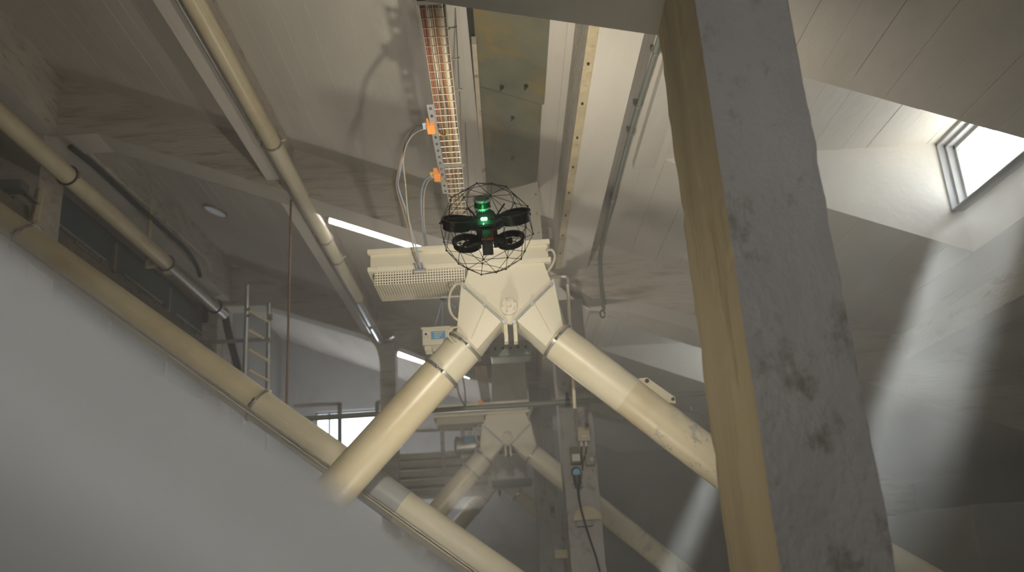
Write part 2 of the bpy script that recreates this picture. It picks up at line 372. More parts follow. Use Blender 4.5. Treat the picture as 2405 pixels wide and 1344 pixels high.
# curved haunch column at the far beam
hc = B(); x1 = -2.36; pts = []
prof = [(-2.36, 1.0), (-2.70, 1.0), (-2.70, 6.2)] + [(-2.70 - 0.42 * (1 - math.cos(t)), 6.2 + 0.78 * math.sin(t)) for t in [math.radians(d) for d in range(10, 91, 10)]] + [(-2.36, 6.85)]
prism(hc, [(a, 19.02, c) for a, c in prof], 'y', (0, 0.5, 0))
tag(obj('column', hc, m_beam), 'pale far column with curved haunch beside the second lamp', 'column', kind=ST)

# nearest column: rough plaster, built ring by ring --------------------
def rough_column(poly, z0, z1, dz, amp, mats, side_of, label, edge_amp=0.0, seed=0):
    bm = B(); pts = []; sid = []
    n = len(poly)
    for i in range(n):
        p, q = Vector(poly[i]), Vector(poly[(i + 1) % n]); k = max(1, int((q - p).length / 0.055))
        for j in range(k): pts.append((p.lerp(q, j / k), j == 0)); sid.append(side_of[i])
    cx = sum(p[0].x for p in pts) / len(pts); cy = sum(p[0].y for p in pts) / len(pts)
    rings = []; z = z0
    while z <= z1 + 1e-6:
        r = []
        for (p, corner) in pts:
            v = Vector((p.x, p.y, z)); d = Vector((p.x - cx, p.y - cy, 0)).normalized()
            nz = noise.noise(v * 6 + Vector((seed, 0, 0))) * amp + noise.noise(v * 22) * amp * 0.5
            if corner: nz -= abs(noise.noise(v * 14)) * edge_amp
            r.append(bm.verts.new(v + d * nz))
        rings.append(r); z += dz
    for i in range(len(rings) - 1):
        for k in range(len(pts)):
            f = bm.faces.new((rings[i][k], rings[i][(k + 1) % len(pts)], rings[i + 1][(k + 1) % len(pts)], rings[i + 1][k])); f.material_index = sid[k]
    bm.faces.new(rings[0][::-1]); bm.faces.new(rings[-1])
    o = obj('column', bm, mats[0], smooth=False)
    for m_ in mats[1:]: o.data.materials.append(m_)
    return tag(o, label, 'column', kind=ST)
rough_column([(0.872, 3.0), (1.249, 3.0), (1.262, 3.03), (1.249, 3.57), (0.846, 3.57), (0.832, 3.54), (0.829, 3.19), (0.836, 3.17)], 0.0, 4.86, 0.055, 0.006,
             [m_col, m_colside], [0, 0, 0, 0, 1, 1, 1, 1], 'big rough grey column nearest the camera', edge_amp=0.012)
rough_column([(0.70, 11.0), (1.118, 11.0), (1.118, 11.55), (0.70, 11.55)], 0.0, 5.15, 0.11, 0.007, [m_col], [0, 0, 0, 0], 'middle column carrying the grey junction box and black plug', edge_amp=0.012, seed=3)
rough_column([(0.575, 19.0), (1.05, 19.0), (1.05, 19.55), (0.575, 19.55)], 0.0, 5.6, 0.2, 0.006, [m_col], [0, 0, 0, 0], 'farther slim column behind the middle column', seed=6)
tag(obj('column', box(B(), (-7.0, 10.95, 0), (-6.2, 11.6, 8.0), 0.01), m_beam), 'left wall column in front of the blue sheet panels', 'column', kind=ST)
tag(obj('column', box(B(), (-7.0, 18.95, 0), (-6.2, 19.6, 7.9), 0.01), m_beam), 'dark left wall column behind the ladder', 'column', kind=ST)

# dormers --------------------------------------------------------------
DZ = SZ(WX0)      # 5.66
for di, (y0, y1) in enumerate(DY):
    nm = di + 1; wl = ['bright dormer window at right edge above the big column', 'dormer window of the middle bay hidden behind the big column'][di]
    D = thing('trim_%d' % (di + 1), ['limewashed light shaft of the dormer beside the big column', 'limewashed light shaft of the dormer seen left of the big column'][di], 'dormer', (3.3, (y0 + y1) / 2, DZ), kind=ST)
    d_ = B(); box(d_, (WX0 - .3, y0 - .25, DZ + .03), (WX1 + .12, y1 + .25, DZ + .25)); obj('dormer_ceiling', d_, m_board, D)
    x = WX0
    rr = random.Random(di)
    while x < WX1 - .01:
        wd = min(rr.uniform(.24, .34), WX1 - x)
        if WX1 - x - wd < .1: wd = WX1 - x
        board(x, x + wd, y0, y1, D, zf=lambda x_: DZ, tilt=False, dz=rr.uniform(-.003, .003)); x += wd
    for yy, t in ((y0 + .008, -0.2), (y1 - .008, 0.2)):
        c_ = B(); prism(c_, [(WX0, yy, DZ + .03), (WX1 + .1, yy, DZ + .03), (WX1 + .1, yy, SZ(WX1) - .012), (WX0, yy, SZ(WX0) - .012)], 'y', (0, t, 0))
        obj('cheek_wall', c_, m_board, D)
        # cast strips on the far cheek
    lip = B(); prism(lip, [(WX0 + .1, y1 - .012, SZ(WX0 + .1) - .01), (WX1, y1 - .012, SZ(WX1) - .01), (WX1, y1 - .012, SZ(WX1) + .07), (WX0 + .1, y1 - .012, SZ(WX0 + .1) + .07)], 'y', (0, .05, 0)); obj('rim', lip, m_board, D)
    # window wall: sill wall, frame, pane
    zb = 4.92
    s_ = B(); box(s_, (WX1 - .008, y0 - .2, SZ(WX1) - .004), (WX1 + .1, y1 + .2, zb - .03), 0.004); obj('sill_wall', s_, m_board, D)
    W = thing('window_%d' % nm, wl, 'window', (WX1, (y0 + y1) / 2, zb), kind=ST)
    f_ = B()
    for k, (xx, ww) in enumerate(((WX1 - .14, .035), (WX1 - .07, .07), (WX1, .11))):
        xx1 = xx + .075
        for lo, hi in (((xx, y0, zb - .03), (xx1, y0 + ww, DZ)), ((xx, y1 - ww, zb - .03), (xx1, y1, DZ)), ((xx, y0, DZ - ww), (xx1, y1, DZ)), ((xx, y0, zb - .03), (xx1, y1, zb - .03 + ww * .5))): box(f_, lo, hi, 0.004)
    obj('window_frame', f_, m_frame, W)
    p_ = B(); box(p_, (WX1 + .04, y0 + .1, zb), (WX1 + .045, y1 - .1, DZ - .1)); obj('pane', p_, mg, W)

# far and side masses
ED = B(); box(ED, (4.6, 9.0, 0.0), (8.6, 18.5, 2.05), 0.02); tag(obj('trim_3', ED, m_darkwall), 'long dark low bin wall at lower right', 'bin wall', kind=ST)
fb = B(); box(fb, (1.3, 21.5, 0), (8.6, 21.8, 4.3)); tag(obj('wall_partition', fb, m_wall), 'grey partition beyond the middle column in the haze', 'wall', kind=ST)

# ------------------------------------------------------------------ dusty air
hz = B(); prism(hz, [(XL + .01, YB + .01, .02), (XR - .01, YB + .01, .02), (XR - .01, YB + .01, SZ(XR) + .02), (XL + .01, YB + .01, SZ(XL) + .02)], 'y', (0, YF - YB - .02, 0))
mh = bpy.data.materials.new('dusty_air'); nt, N, L, b = nodes(mh); N.remove(b)
vs_ = N.new('ShaderNodeVolumeScatter'); vs_.inputs['Density'].default_value = 0.020; vs_.inputs['Anisotropy'].default_value = 0.25; vs_.inputs['Color'].default_value = (0.93, 0.93, 0.93, 1)
# the dust is thicker where it drifts below the two dormers
gp = N.new('ShaderNodeNewGeometry'); prev = None
def vm(op, a, b_=None, vec=False):
    n_ = N.new('ShaderNodeVectorMath' if vec else 'ShaderNodeMath'); n_.operation = op
    for i_, v_ in enumerate((a, b_)):
        if v_ is None: continue
        if hasattr(v_, 'links'): L.new(v_, n_.inputs[i_])
        else: n_.inputs[i_].default_value = v_
    return n_
nzt = N.new('ShaderNodeTexNoise'); nzt.inputs['Scale'].default_value = 1.1; nzt.inputs['Detail'].default_value = 3; L.new(gp.outputs['Position'], nzt.inputs['Vector'])
tot = None
for cen, rad_, amp_ in (((3.9, 8.2, 3.6), 3.1, 0.24), ((3.6, 9.5, 3.4), 4.4, 0.07), ((3.0, 15.4, 3.0), 3.0, 0.13)):
    d1 = vm('DISTANCE', gp.outputs['Position'], cen, True)
    q1 = vm('DIVIDE', d1.outputs['Value'], rad_); q2 = vm('SUBTRACT', 1.0, q1.outputs[0]); q2.use_clamp = True
    q3 = vm('MULTIPLY', q2.outputs[0], amp_)
    tot = q3 if tot is None else vm('ADD', tot.outputs[0], q3.outputs[0])
nz1 = vm('MULTIPLY', nzt.outputs[0], 4.2); nz2 = vm('SUBTRACT', nz1.outputs[0], 1.55); nz2.use_clamp = True
q4 = vm('MULTIPLY', tot.outputs[0], nz2.outputs[0]); q5 = vm('ADD', q4.outputs[0], 0.016)
L.new(q5.outputs[0], vs_.inputs['Density'])
L.new(vs_.outputs[0], N['Material Output'].inputs['Volume'])
haze = obj('haze', hz, mh); tag(haze, 'thin dusty haze filling the hall', 'haze', kind='stuff')

# ------------------------------------------------------------------ grey duct right in front of the lens
def pipe_run(name, label, cat, p0, p1, r, mt, joints=(), clamps=(), n=40, segs=None, loc=None, group=None):
    p0, p1 = Vector(p0), Vector(p1)
    t = thing(name, label, cat, loc or p0, group)
    d = (p1 - p0)
    cuts = [0] + list(joints) + [1]
    for i in range(len(cuts) - 1):
        a, c = p0 + d * cuts[i], p0 + d * cuts[i + 1]
        mm = (segs[i] if segs else mt)
        g = min(0.012, (c - a).length * .02); u = (c - a).normalized()
        k = 1.0 if i % 2 == 0 else 1.012
        bm = B(); tube(bm, [a + u * .0015, a + u * .004, c - u * .004, c - u * .0015], [r * k - .004, r * k, r * k, r * k - .004], n); obj('pipe_segment', bm, mm, t, True)
        if i: 
            bm = B(); hollow(bm, a - u * .012, a + u * .012, r * 1.0 + .003, .008, n); obj('joint_seam', bm, mm, t, True)
    for f in clamps: pipe_clamp(p0 + d * f, d.normalized(), r * 1.012, t)
    return t
def pipe_clamp(c, u, r, parent, w_=0.016, bolt=True, facing=Vector((0, -1, 0)), mt=None):
    bm = B(); hollow(bm, c - u * w_, c + u * w_, r + .012, .013, 40); hollow(bm, c - u * w_ * .45, c + u * w_ * .45, r + .022, .014, 40)
    o = obj('pipe_clamp', bm, mt or m_clamp, parent, True)
    if bolt:
        f = (facing - u * facing.dot(u)).normalized(); s = u.cross(f)
        q = c + f * (r + .03)
        bb = B(); tube(bb, [q - s * .045, q + s * .045], 0.008, 8); tube(bb, [q - s * .045, q - s * .028], 0.016, 6); tube(bb, [q + s * .026, q + s * .045], 0.017, 6)
        for e in (-.018, .018): tube(bb, [q + s * e - f * .03, q + s * e + f * .012], 0.012, 6)
        obj('clamp_bolt', bb, m_chrome, o, True)
    return o
# axis of the duct: silhouette line through (0,575)-(830,1180)
e0, e1 = ray(0, 562), ray(980, 1283)
nrm = e0.cross(e1).normalized()
if nrm.z < 0: nrm = -nrm           # plane through the lens holding the silhouette, normal points up
dd = (e1 * 0.62 - e0 * 0.62 * 1.0).normalized()
rad, dist = 0.103, 0.43
mid = (e0 + e1).normalized()
mid = (mid - dd * mid.dot(dd)).normalized()
th = math.asin(rad / dist)
axis_dir = mid * math.cos(th) - nrm * math.sin(th)
c0 = CAM + axis_dir * dist
du = thing('grey_duct', 'large smooth grey duct, blurred, nearest the lens at lower left', 'duct', c0)
bm = B(); tube(bm, [c0 - dd * 1.2, c0 - dd * 1.17, c0 + dd * 0.85], [rad, rad, rad], 96); obj('duct_shell', bm, m_duct, du, True)
bm = B(); hollow(bm, c0 - dd * 1.24, c0 - dd * 1.20, rad + .025, .04, 64); obj('flange', bm, m_duct, du, True)
bm = B(); hollow(bm, c0 + dd * .85, c0 + dd * .89, rad + .025, .04, 64); obj('flange', bm, m_duct, du, True)

# ------------------------------------------------------------------ the forked steel hopper (diverter) with header box, guard, straps
HB = Vector((0.1, 8.0, 4.1))
Hroot = thing('forked_hopper', 'cream forked steel hopper nearest, directly behind the drone', 'hopper', HB, 'forked hoppers under the roof')
YH = 8.0; DH = 0.42
bodyp = [(1101, 628), (1277, 612), (1284, 640), (1298, 668), (1205, 760), (1186, 760), (1087, 674), (1097, 646)]
bm = B(); prism(bm, [P(x, y, YH) for x, y in bodyp], 'y', (0, DH, 0))
bmesh.ops.bevel(bm, geom=[e for e in bm.edges], offset=0.008, segments=2, affect='EDGES'); obj('hopper_body', bm, m_creamflat, Hroot)
YL = YH + DH / 2; RL = 0.185
Lc0, Lc1 = P(1098, 808, YL), P(785, 1155, YL)
Rc0, Rc1 = P(1301, 797, YL), P(1693, 1097, YL)
def transition(a, c, cc, axis, name):
    # loft from the cut edge (a..c, full depth) to the round collar at cc
    bm = B(); n = 40; s = axis.cross(Vector((0, 1, 0))).normalized()
    if s.dot(c - a) < 0: s = -s
    m0 = (a + c) / 2; h = (c - a) / 2
    A = []; Cc = []
    for k in range(n):
        t = 2 * math.pi * k / n; cx, cy = math.cos(t), math.sin(t)
        q = max(abs(cx), abs(cy)); sx, sy = cx / q, cy / q
        A.append(bm.verts.new(m0 + h * sx + Vector((0, sy * DH / 2, 0))))
        Cc.append(bm.verts.new(cc + s * RL * cx + Vector((0, RL * cy, 0))))
    for k in range(n): bm.faces.new((A[k], A[(k + 1) % n], Cc[(k + 1) % n], Cc[k]))
    bm.faces.new(A); bm.faces.new(Cc[::-1])
    return obj(name, bm, m_creamflat, Hroot, True)
al, cl = P(1087, 676, YL), P(1184, 761, YL); ar, cr = P(1207, 761, YL), P(1298, 670, YL)
tl = transition(al, cl, Lc0, (Lc1 - Lc0).normalized(), 'outlet_spout'); tr_ = transition(ar, cr, Rc0, (Rc1 - Rc0).normalized(), 'outlet_spout')
for (x0, y0, x1, y1) in ((1090, 673, 1184, 757), (1295, 668, 1207, 757)):
    a, c = P(x0, y0, YH - .018), P(x1, y1, YH - .018)
    bm = B(); tube(bm, [a, c], .012, 10); s = obj('strap_rod', bm, m_steel, Hroot, True)
    bb = B()
    for q in (a, c, a.lerp(c, .52)): tube(bb, [q - Vector((0, .02, 0)), q + Vector((0, .03, 0))], .02, 6)
    obj('rod_nut', bb, m_steel, s, True)
# fine weld lines on the spouts
for a, c in (((1140, 722), (1107, 796)), ((1254, 712), (1294, 783))):
    bm = B(); tube(bm, [P(*a, YH - .002), P(*c, YL - RL - .002)], .004, 6); obj('weld_seam', bm, m_cream, Hroot, True)
# flanged shaft cover
fc = P(1195, 722, YH); bm = B()
tube(bm, [fc, fc - Vector((0, .05, 0)), fc - Vector((0, .06, 0))], [.085, .085, .075], 32); tube(bm, [fc, fc - Vector((0, .10, 0))], .028, 16)
f_ = obj('shaft_flange', bm, m_creamflat, Hroot, True)
bb = B()
for k in range(5):
    t = math.radians(35 + k * 72); q = fc + Vector((math.cos(t) * .064, -.06, math.sin(t) * .064)); tube(bb, [q, q - Vector((0, .012, 0))], .010, 6)
obj('flange_bolt', bb, m_steel, f_, True)
bb = B(); tube(bb, [fc + Vector((.005, -.1, 0)), fc + Vector((.005, -.125, 0))], .024, 12); obj('shaft_cap', bb, m_cream, f_, True)
# hinge angles in the fork
bm = B()
for px in (1187, 1209):
    a = P(px, 758, YH - .01); c = P(px, 803, YH - .01); box(bm, (a.x - .018, YH - .02, c.z), (a.x + .018, YH + .1, a.z), .003)
    for f in (.15, .5, .85): q = a.lerp(c, f); tube(bm, [q - Vector((0, .02, 0)), q], .008, 6)
obj('fork_bracket', bm, m_cream, Hroot)
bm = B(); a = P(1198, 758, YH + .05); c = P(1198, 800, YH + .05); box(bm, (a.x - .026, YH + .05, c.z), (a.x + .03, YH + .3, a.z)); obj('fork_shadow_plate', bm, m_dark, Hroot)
# header box
h0, h1 = P(866, 600, YH - .02), P(1288, 566, YH - .02); zt = 4.76; zb = 4.535; x0, x1 = h0.x, h1.x
bm = B(); box(bm, (x0 + .01, YH, zb), (x1 - .01, YH + .60, zt), .006)
for z in (zt - .045, zb - .005): box(bm, (x0 - .01, YH - .05, z), (x1 + .01, YH + .63, z + .045), .004)
hb = obj('header_box', bm, m_creamflat, Hroot)
bb = B()
for k in range(9):
    xx = x0 + .08 + (x1 - x0 - .16) * k / 8
    for z in (zt - .022, zb + .018): tube(bb, [(xx, YH - .06, z), (xx, YH - .045, z)], .009, 6)
obj('header_bolt', bb, m_cream, hb, True)
# perforated guard
def perforated(bm, o, u, v, nu, nv, hole=0.56):
    du_, dv_ = u / nu, v / nv; N_ = {}
    def V(p):
        k = tuple(round(c, 5) for c in p)
        if k not in N_: N_[k] = bm.verts.new(p)
        return N_[k]
    for i in range(nu):
        for j in range(nv):
            p = o + du_ * i + dv_ * j; q = [p, p + du_, p + du_ + dv_, p + dv_]; c = p + (du_ + dv_) / 2
            r = [c + (x - c) * hole for x in q]
            for k in range(4): bm.faces.new((V(q[k]), V(q[(k + 1) % 4]), V(r[(k + 1) % 4]), V(r[k])))
g0 = P(880, 631, YH - .0); g1 = P(1090, 618, YH - .0); zg0, zg1 = 4.535, 4.40
far = PZ(1000, 702, zg1); gy = far.y
bm = B(); perforated(bm, Vector((g0.x, YH - .01, zg0)), Vector((g1.x - g0.x, 0, 0)), Vector((0, 0, zg1 - zg0)), 34, 5)
gd = obj('guard_front', bm, m_creamflat, Hroot)
bm = B(); perforated(bm, Vector((g0.x, YH - .01, zg1)), Vector((g1.x - g0.x, 0, 0)), Vector((0, gy - YH, 0)), 34, 16, 0.5)
obj('guard_underside', bm, m_cream, Hroot)
bm = B(); box(bm, (g0.x - .004, YH, zg1), (g0.x + .004, gy, zg0)); box(bm, (g1.x - .004, YH, zg1), (g1.x + .004, gy, zg0)); box(bm, (g0.x, gy - .004, zg1), (g1.x, gy + .004, zg0))
obj('guard_side', bm, m_cream, Hroot)
bm = B(); box(bm, (g0.x + .03, YH + .05, zg1 + .05), (g1.x - .03, gy - .05, zg0 - .01)); obj('guard_dark_inside', bm, m_dark, Hroot)  # dark block put in for the shade inside the guard
# hoses
for pts, r_ in ((((1083, 668), (1070, 668), (1057, 690), (1055, 720), (1062, 740), (1075, 752)), .013), (((1283, 587), (1297, 588), (1303, 603), (1297, 622), (1283, 643)), .013), (((1075, 768), (1058, 772), (1052, 785), (1060, 800), (1072, 806)), .010)):
    bm = B(); tube(bm, smooth_pts([P(x, y, YH - .04 + .02 * i) for i, (x, y) in enumerate(pts)]), r_, 8); obj('hose', bm, m_whtcab, Hroot, True)
# legs as pipe runs of their own
kL = (Lc1 - Lc0); kR = (Rc1 - Rc0)
legL = pipe_run('down_pipe', 'cream down pipe slanting left from the nearest hopper, behind the blurred duct', 'pipe', Lc0, Lc0 + kL * 1.75, RL, m_creampipe, joints=(.13,), clamps=(.012, .118), segs=[m_cream, m_creampipe], group='down pipes of the hoppers')
legR = pipe_run('down_pipe', 'cream down pipe slanting right from the nearest hopper towards the big column', 'pipe', Rc0, Rc0 + kR * 2.3, RL, m_cream, joints=(.045, .20, .285), clamps=(.008,), segs=[m_cream, m_cream, m_creampipe, m_worn], group='down pipes of the hoppers')
# bracket plate on the right leg
bm = B(); prism(bm, [P(x, y, YL + .12) for x, y in ((1500, 889), (1520, 887), (1586, 934), (1587, 948), (1560, 945), (1510, 915))], 'y', (0, .10, 0)); bp = obj('lug_plate', bm, m_cream, legR)
bb = B(); q = P(1519, 895, YL + .12); tube(bb, [q - Vector((0, .02, 0)), q], .02, 8); q = P(1580, 938, YL + .12); tube(bb, [q - Vector((0, .02, 0)), q], .016, 8); obj('lug_bolt', bb, m_dark, bp, True)
# actuator behind the left spout
A0 = P(991, 770, 8.75); A1 = P(1085, 806, 8.75)
act = thing('valve_actuator', 'cream valve actuator box with blue label beside the nearest hopper', 'actuator', A0, 'valve actuators')
bm = B(); box(bm, (A0.x, 8.75, A1.z), (A1.x, 9.05, A0.z), .008); box(bm, (A0.x - .01, 8.74, A0.z - .02), (A1.x, 9.06, A0.z)); obj('casing', bm, m_creamflat, act)
a = P(1012, 779, 8.74); c = P(1046, 795, 8.74); bm = B(); box(bm, (a.x, 8.742, c.z), (c.x, 8.749, a.z)); lab = obj('label_plate', bm, m_label, act)
bm = B()
for k in range(3):
    zz = a.z - .012 - k * .024; box(bm, (a.x + .03, 8.739, zz - .008), (c.x - .02 - .02 * k, 8.742, zz))
obj('print_line', bm, m_white, lab)
q = P(1001, 787, 8.75); bm = B(); tube(bm, [q, q - Vector((0, .03, 0))], .028, 16); obj('cable_gland', bm, m_white, act, True)
bb = B(); tube(bb, [q - Vector((0, .03, 0)), q - Vector((0, .034, 0))], .014, 12); obj('gland_hole', bb, m_dark, act, True)
bm = B(); box(bm, (A0.x + .02, 8.78, A1.z - .05), (A0.x + .09, 8.95, A1.z)); box(bm, (A1.x - .14, 8.78, A1.z - .05), (A1.x - .09, 8.95, A1.z)); obj('foot', bm, m_cream, act)
# control cables and suspension rods under the guard
cb = B()
for a, c in (((1040, 702), (1022, 765)), ((1040, 702), (1038, 812)), ((1040, 702), (1085, 732))): tube(cb, [P(*a, 8.9), P(*c, 8.9)], .007, 6)
tube(cb, [P(1036, 700, 8.9), P(1044, 706, 8.9)], .02, 8); obj('control_cable', cb, m_bluecab, act, True)
# greenish belt drum box behind the fork
G0 = P(1150, 803, 9.9); G1_ = P(1248, 832, 9.9)
bm = B(); box(bm, (G0.x, 9.9, G1_.z), (G1_.x, 10.3, G0.z), .02); gb = obj('gear_housing', bm, m_gtube, loc=G0); tag(gb, 'green gear housing under the fork of the nearest hopper', 'gearbox', 'gear housings')
bm = B()
for k in range(5): xx = G0.x + .06 + k * (G1_.x - G0.x - .12) / 4; tube(bm, [(xx, 9.88, (G0.z + G1_.z) / 2), (xx, 9.9, (G0.z + G1_.z) / 2)], .018, 8)
obj('housing_bolt', bm, m_dark, gb, True)
# feed chute from the ceiling sheet down into the hopper
fp = [hit for hit in (Vector((-0.11, 10.5, SZ(-.11) - .03)), Vector((0.57, 9.55, SZ(.57) - .03)), Vector((0.57, 9.50, 4.5)), Vector((-0.2, 9.75, 4.5)))]
bm = B(); prism(bm, fp, 'y', (0, .35, .0)); ch = obj('feed_chute', bm, m_chutelit, loc=fp[3]); tag(ch, 'cream feed chute running up from the nearest hopper to the ceiling', 'chute', 'feed chutes')
bm = B(); u = (fp[2] - fp[1])
for k in range(6): q = fp[1] + u * (.12 + k * .15) + Vector((-.04, -.01, 0)); tube(bm, [q - Vector((0, .012, 0)), q + Vector((0, .01, 0))], .012, 6)
obj('chute_rivet', bm, m_steel, ch, True)
bm = B(); box(bm, (-.18, 8.62, 4.5), (.55, 9.9, 4.74), .006); obj('chute_boot', bm, m_creamflat, ch)
# repeats of the whole set in the next bays
k1 = P(1195, 722, 8.0)
k2 = P(1191, 1027, 16.0)
off = k2 - k1
names2 = {Hroot: 'second cream hopper farther back, below the grey rail', legL: 'down pipe slanting left from the second hopper', legR: 'daylit down pipe slanting right from the second hopper, passing behind the middle column',
          act: 'valve actuator box beside the second hopper', gb: 'gear housing under the fork of the second hopper', ch: 'feed chute above the second hopper'}
names3 = {Hroot: 'third hopper, faint in the haze behind the second', legL: 'brownish down pipe slanting left from the third hopper', legR: 'down pipe slanting right from the third hopper in the haze',
          ch: 'feed chute above the third hopper'}
for o_, lb in names2.items():
    c_ = copy_tree(o_, off); c_['label'] = lb
for o_, lb in names3.items():
    c_ = copy_tree(o_, Vector((-.33, 14.6, -.25)) if o_ is not ch else Vector((-.33, 14.6, 0))); c_['label'] = lb

# ------------------------------------------------------------------ big slanting trunk pipe at lower left with conduit
T0, T1 = P(-60, 478, 9.1), P(1235, 1400, 9.1)
tp = pipe_run('trunk_pipe', 'long cream pipe slanting across the lower left, steel conduit along it', 'pipe', T0, T1, 0.18, m_creampipe, joints=(.105, .55, .70, .80), clamps=(.105, .55), segs=[m_creampipe, m_creampipe, m_cream, m_blupipe, m_creamflat])
dT = (T1 - T0); uT = dT.normalized(); sT = Vector((0, -1, 0)); nT = uT.cross(sT).normalized()
if nT.z > 0: nT = -nT
bm = B(); tube(bm, [T0 + nT * .085 + sT * .18, T1 + nT * .085 + sT * .18], .014, 10); obj('conduit', bm, m_clamp, tp, True)
bm = B(); tube(bm, [T0 + nT * .11 + sT * .165, T1 + nT * .11 + sT * .165], .011, 10); obj('conduit', bm, m_creampipe, tp, True)

# lower right pipe (comes down beyond the column)
pipe_run('down_pipe', 'short piece of cream pipe at the bottom right corner of the big column', 'pipe', P(2060, 1290, 8.4), P(2300, 1425, 8.4), .12, m_cream, clamps=())

# ------------------------------------------------------------------ ceiling pipe under the left rib
zc = 6.78
C0 = PZ(430, -60, zc); C1 = Vector((-2.63, 18.6, zc)); C0.x = -2.58
def at_len(y): return (y - C0.y) / (C1.y - C0.y)
yk = [PZ(622, 335, zc).y, PZ(757, 560, zc).y, PZ(792, 607, zc).y, PZ(848, 700, zc).y, PZ(873, 760, zc).y]
cp = pipe_run('ceiling_pipe', 'cream pipe hung under the ceiling rib, running from top left to the far lamp', 'pipe', C0, C1, .10, m_cream, joints=[at_len(y) for y in (yk[0], yk[1], yk[2], yk[3])], clamps=(), n=28,
              segs=[m_creampipe, m_cream, m_cream, m_cream, m_chrome])
for i, y in enumerate(yk):
    f = at_len(y); c = C0.lerp(C1, f); u = (C1 - C0).normalized()
    cl_ = pipe_clamp(c, u, .102, cp, w_=.012, mt=m_clamp)
    if i in (0, 2, 4):
        bb = B(); box(bb, (c.x - .20, c.y - .02, c.z + .04), (c.x - .10, c.y + .02, 7.05)); tube(bb, [c + Vector((.1, 0, 0)), c + Vector((.16, 0, .03))], .012, 6); obj('hanger', bb, m_creampipe, cp)
bm = B(); tube(bm, [C0 + Vector((-.17, 0, .05)), Vector((C1.x - .17, 18.4, zc + .05))], .016, 8); obj('glint_line', bm, m_chrome, cp, True)  # thin bright bar imitating the reflection along the pipe
bm = B(); tube(bm, smooth_pts([C1, C1 + Vector((.02, .12, -.03)), C1 + Vector((.12, .22, -.02)), C1 + Vector((.28, .24, .05))]), .09, 20); obj('elbow', bm, m_chrome, cp, True)

# left wall pipe
q0, q1 = PX(-30, 245, -5.5), PX(524, 734, -5.5); q1.z = q0.z
w_p = pipe_run('wall_pipe', 'thin cream pipe running beside the left wall above the trunk pipe', 'pipe', q0, q1, .12, m_creampipe, n=28,
               joints=[(PX(197, 450, -5.5).y - q0.y) / (q1.y - q0.y), (PX(392, 615, -5.5).y - q0.y) / (q1.y - q0.y), (PX(502, 712, -5.5).y - q0.y) / (q1.y - q0.y)], segs=[m_creampipe, m_creampipe, m_clamp, m_chrome])
for px, py in ((158, 413), (390, 611), (505, 715)):
    y = PX(px, py, -5.5).y; pipe_clamp(q0.lerp(q1, (y - q0.y) / (q1.y - q0.y)), Vector((0, 1, 0)), .123, w_p, w_=.012, mt=m_dark, facing=Vector((1, 0, 0)))
y = PX(392, 612, -5.5).y
bm = B(); c = q0.lerp(q1, (y - q0.y) / (q1.y - q0.y)); a = P(356, 470, y + .1); d_ = P(345, 628, y + .1)
tube(bm, [a, d_], .035, 6); tube(bm, [d_, Vector((c.x + .12, y + .05, d_.z + .02))], .03, 6)
box(bm, (c.x - .05, y, c.z - .17), (c.x + .05, y + .1, c.z - .1)); obj('hanger', bm, m_creampipe, w_p)

# ------------------------------------------------------------------ left wall dressing: blue panels, ledge, cable, ladder, light rod
zl = PX(100, 500, -6.3).z
for i, (ya, yb) in enumerate(((11.7, 14.1), (14.2, 16.6), (16.7, 18.9))):
    pn = thing('wall_panel', ['dark blue sheet panel right of the left wall column', 'dark blue sheet panel under the thin wall pipe', 'dark blue sheet panel before the dark far column'][i], 'panel', (-6.6, (ya + yb) / 2, zl))
    bm = B(); box(bm, (-6.62, ya, zl - 1.2), (-6.55, yb, 7.55), .005); obj('sheet', bm, m_blue, pn)
    bm = B(); box(bm, (-6.56, yb - .06, zl - 1.2), (-6.50, yb + .02, 7.5)); obj('edge_strip', bm, m_clamp, pn)
    bm = B(); box(bm, (-6.56, ya + .3, 7.06), (-6.52, yb - .3, 7.10)); obj('rail', bm, m_steel, pn)
lg = B(); yy = 7.0; rr = random.Random(3)
lt = thing('wall_ledge', 'rough dark masonry ledge along the left wall behind the trunk pipe', 'ledge', (-6.4, 12, zl), kind=ST)
box(lg, (-6.8, 5.0, zl - .45), (-6.28, 19, zl - .12), .01); obj('ledge_body', lg, m_dark2, lt)
while yy < 18.8:
    l_ = rr.uniform(.18, .5); bm = B(); box(bm, (-6.7 + rr.uniform(-.05, .05), yy, zl - .12), (-6.30 + rr.uniform(-.05, .04), yy + l_ - .03, zl - .08 + rr.uniform(.0, .07)), .012); obj('stone', bm, m_dark2, lt); yy += l_
bcab = B(); pts = [(165, 345), (240, 405), (320, 480), (400, 552), (440, 590), (462, 625), (470, 650)]
tube(bcab, smooth_pts([PX(x, y, -5.85) for x, y in pts]), .042, 8); tag(obj('power_cable', bcab, m_blkcab, smooth=True), 'black cable running along the left wall beam to the far column', 'cable')
bcab = B(); pts = [(-20, 160), (10, 195), (35, 240), (50, 285), (60, 306)]
tube(bcab, smooth_pts([P(x, y, 10.7) for x, y in pts]), .035, 8); tag(obj('power_cable', bcab, m_blkcab, smooth=True), 'black cable looping down at the left picture edge', 'cable')
bcab = B(); tube(bcab, [PX(x, y, -5.9) for x, y in ((192, 343), (482, 606), (496, 634))], .035, 8); tag(obj('edge_tube', bcab, m_beam, smooth=True), 'pale beam edge beside the black cable along the left wall', 'conduit')  # added tube stands in for the beam's pale edge
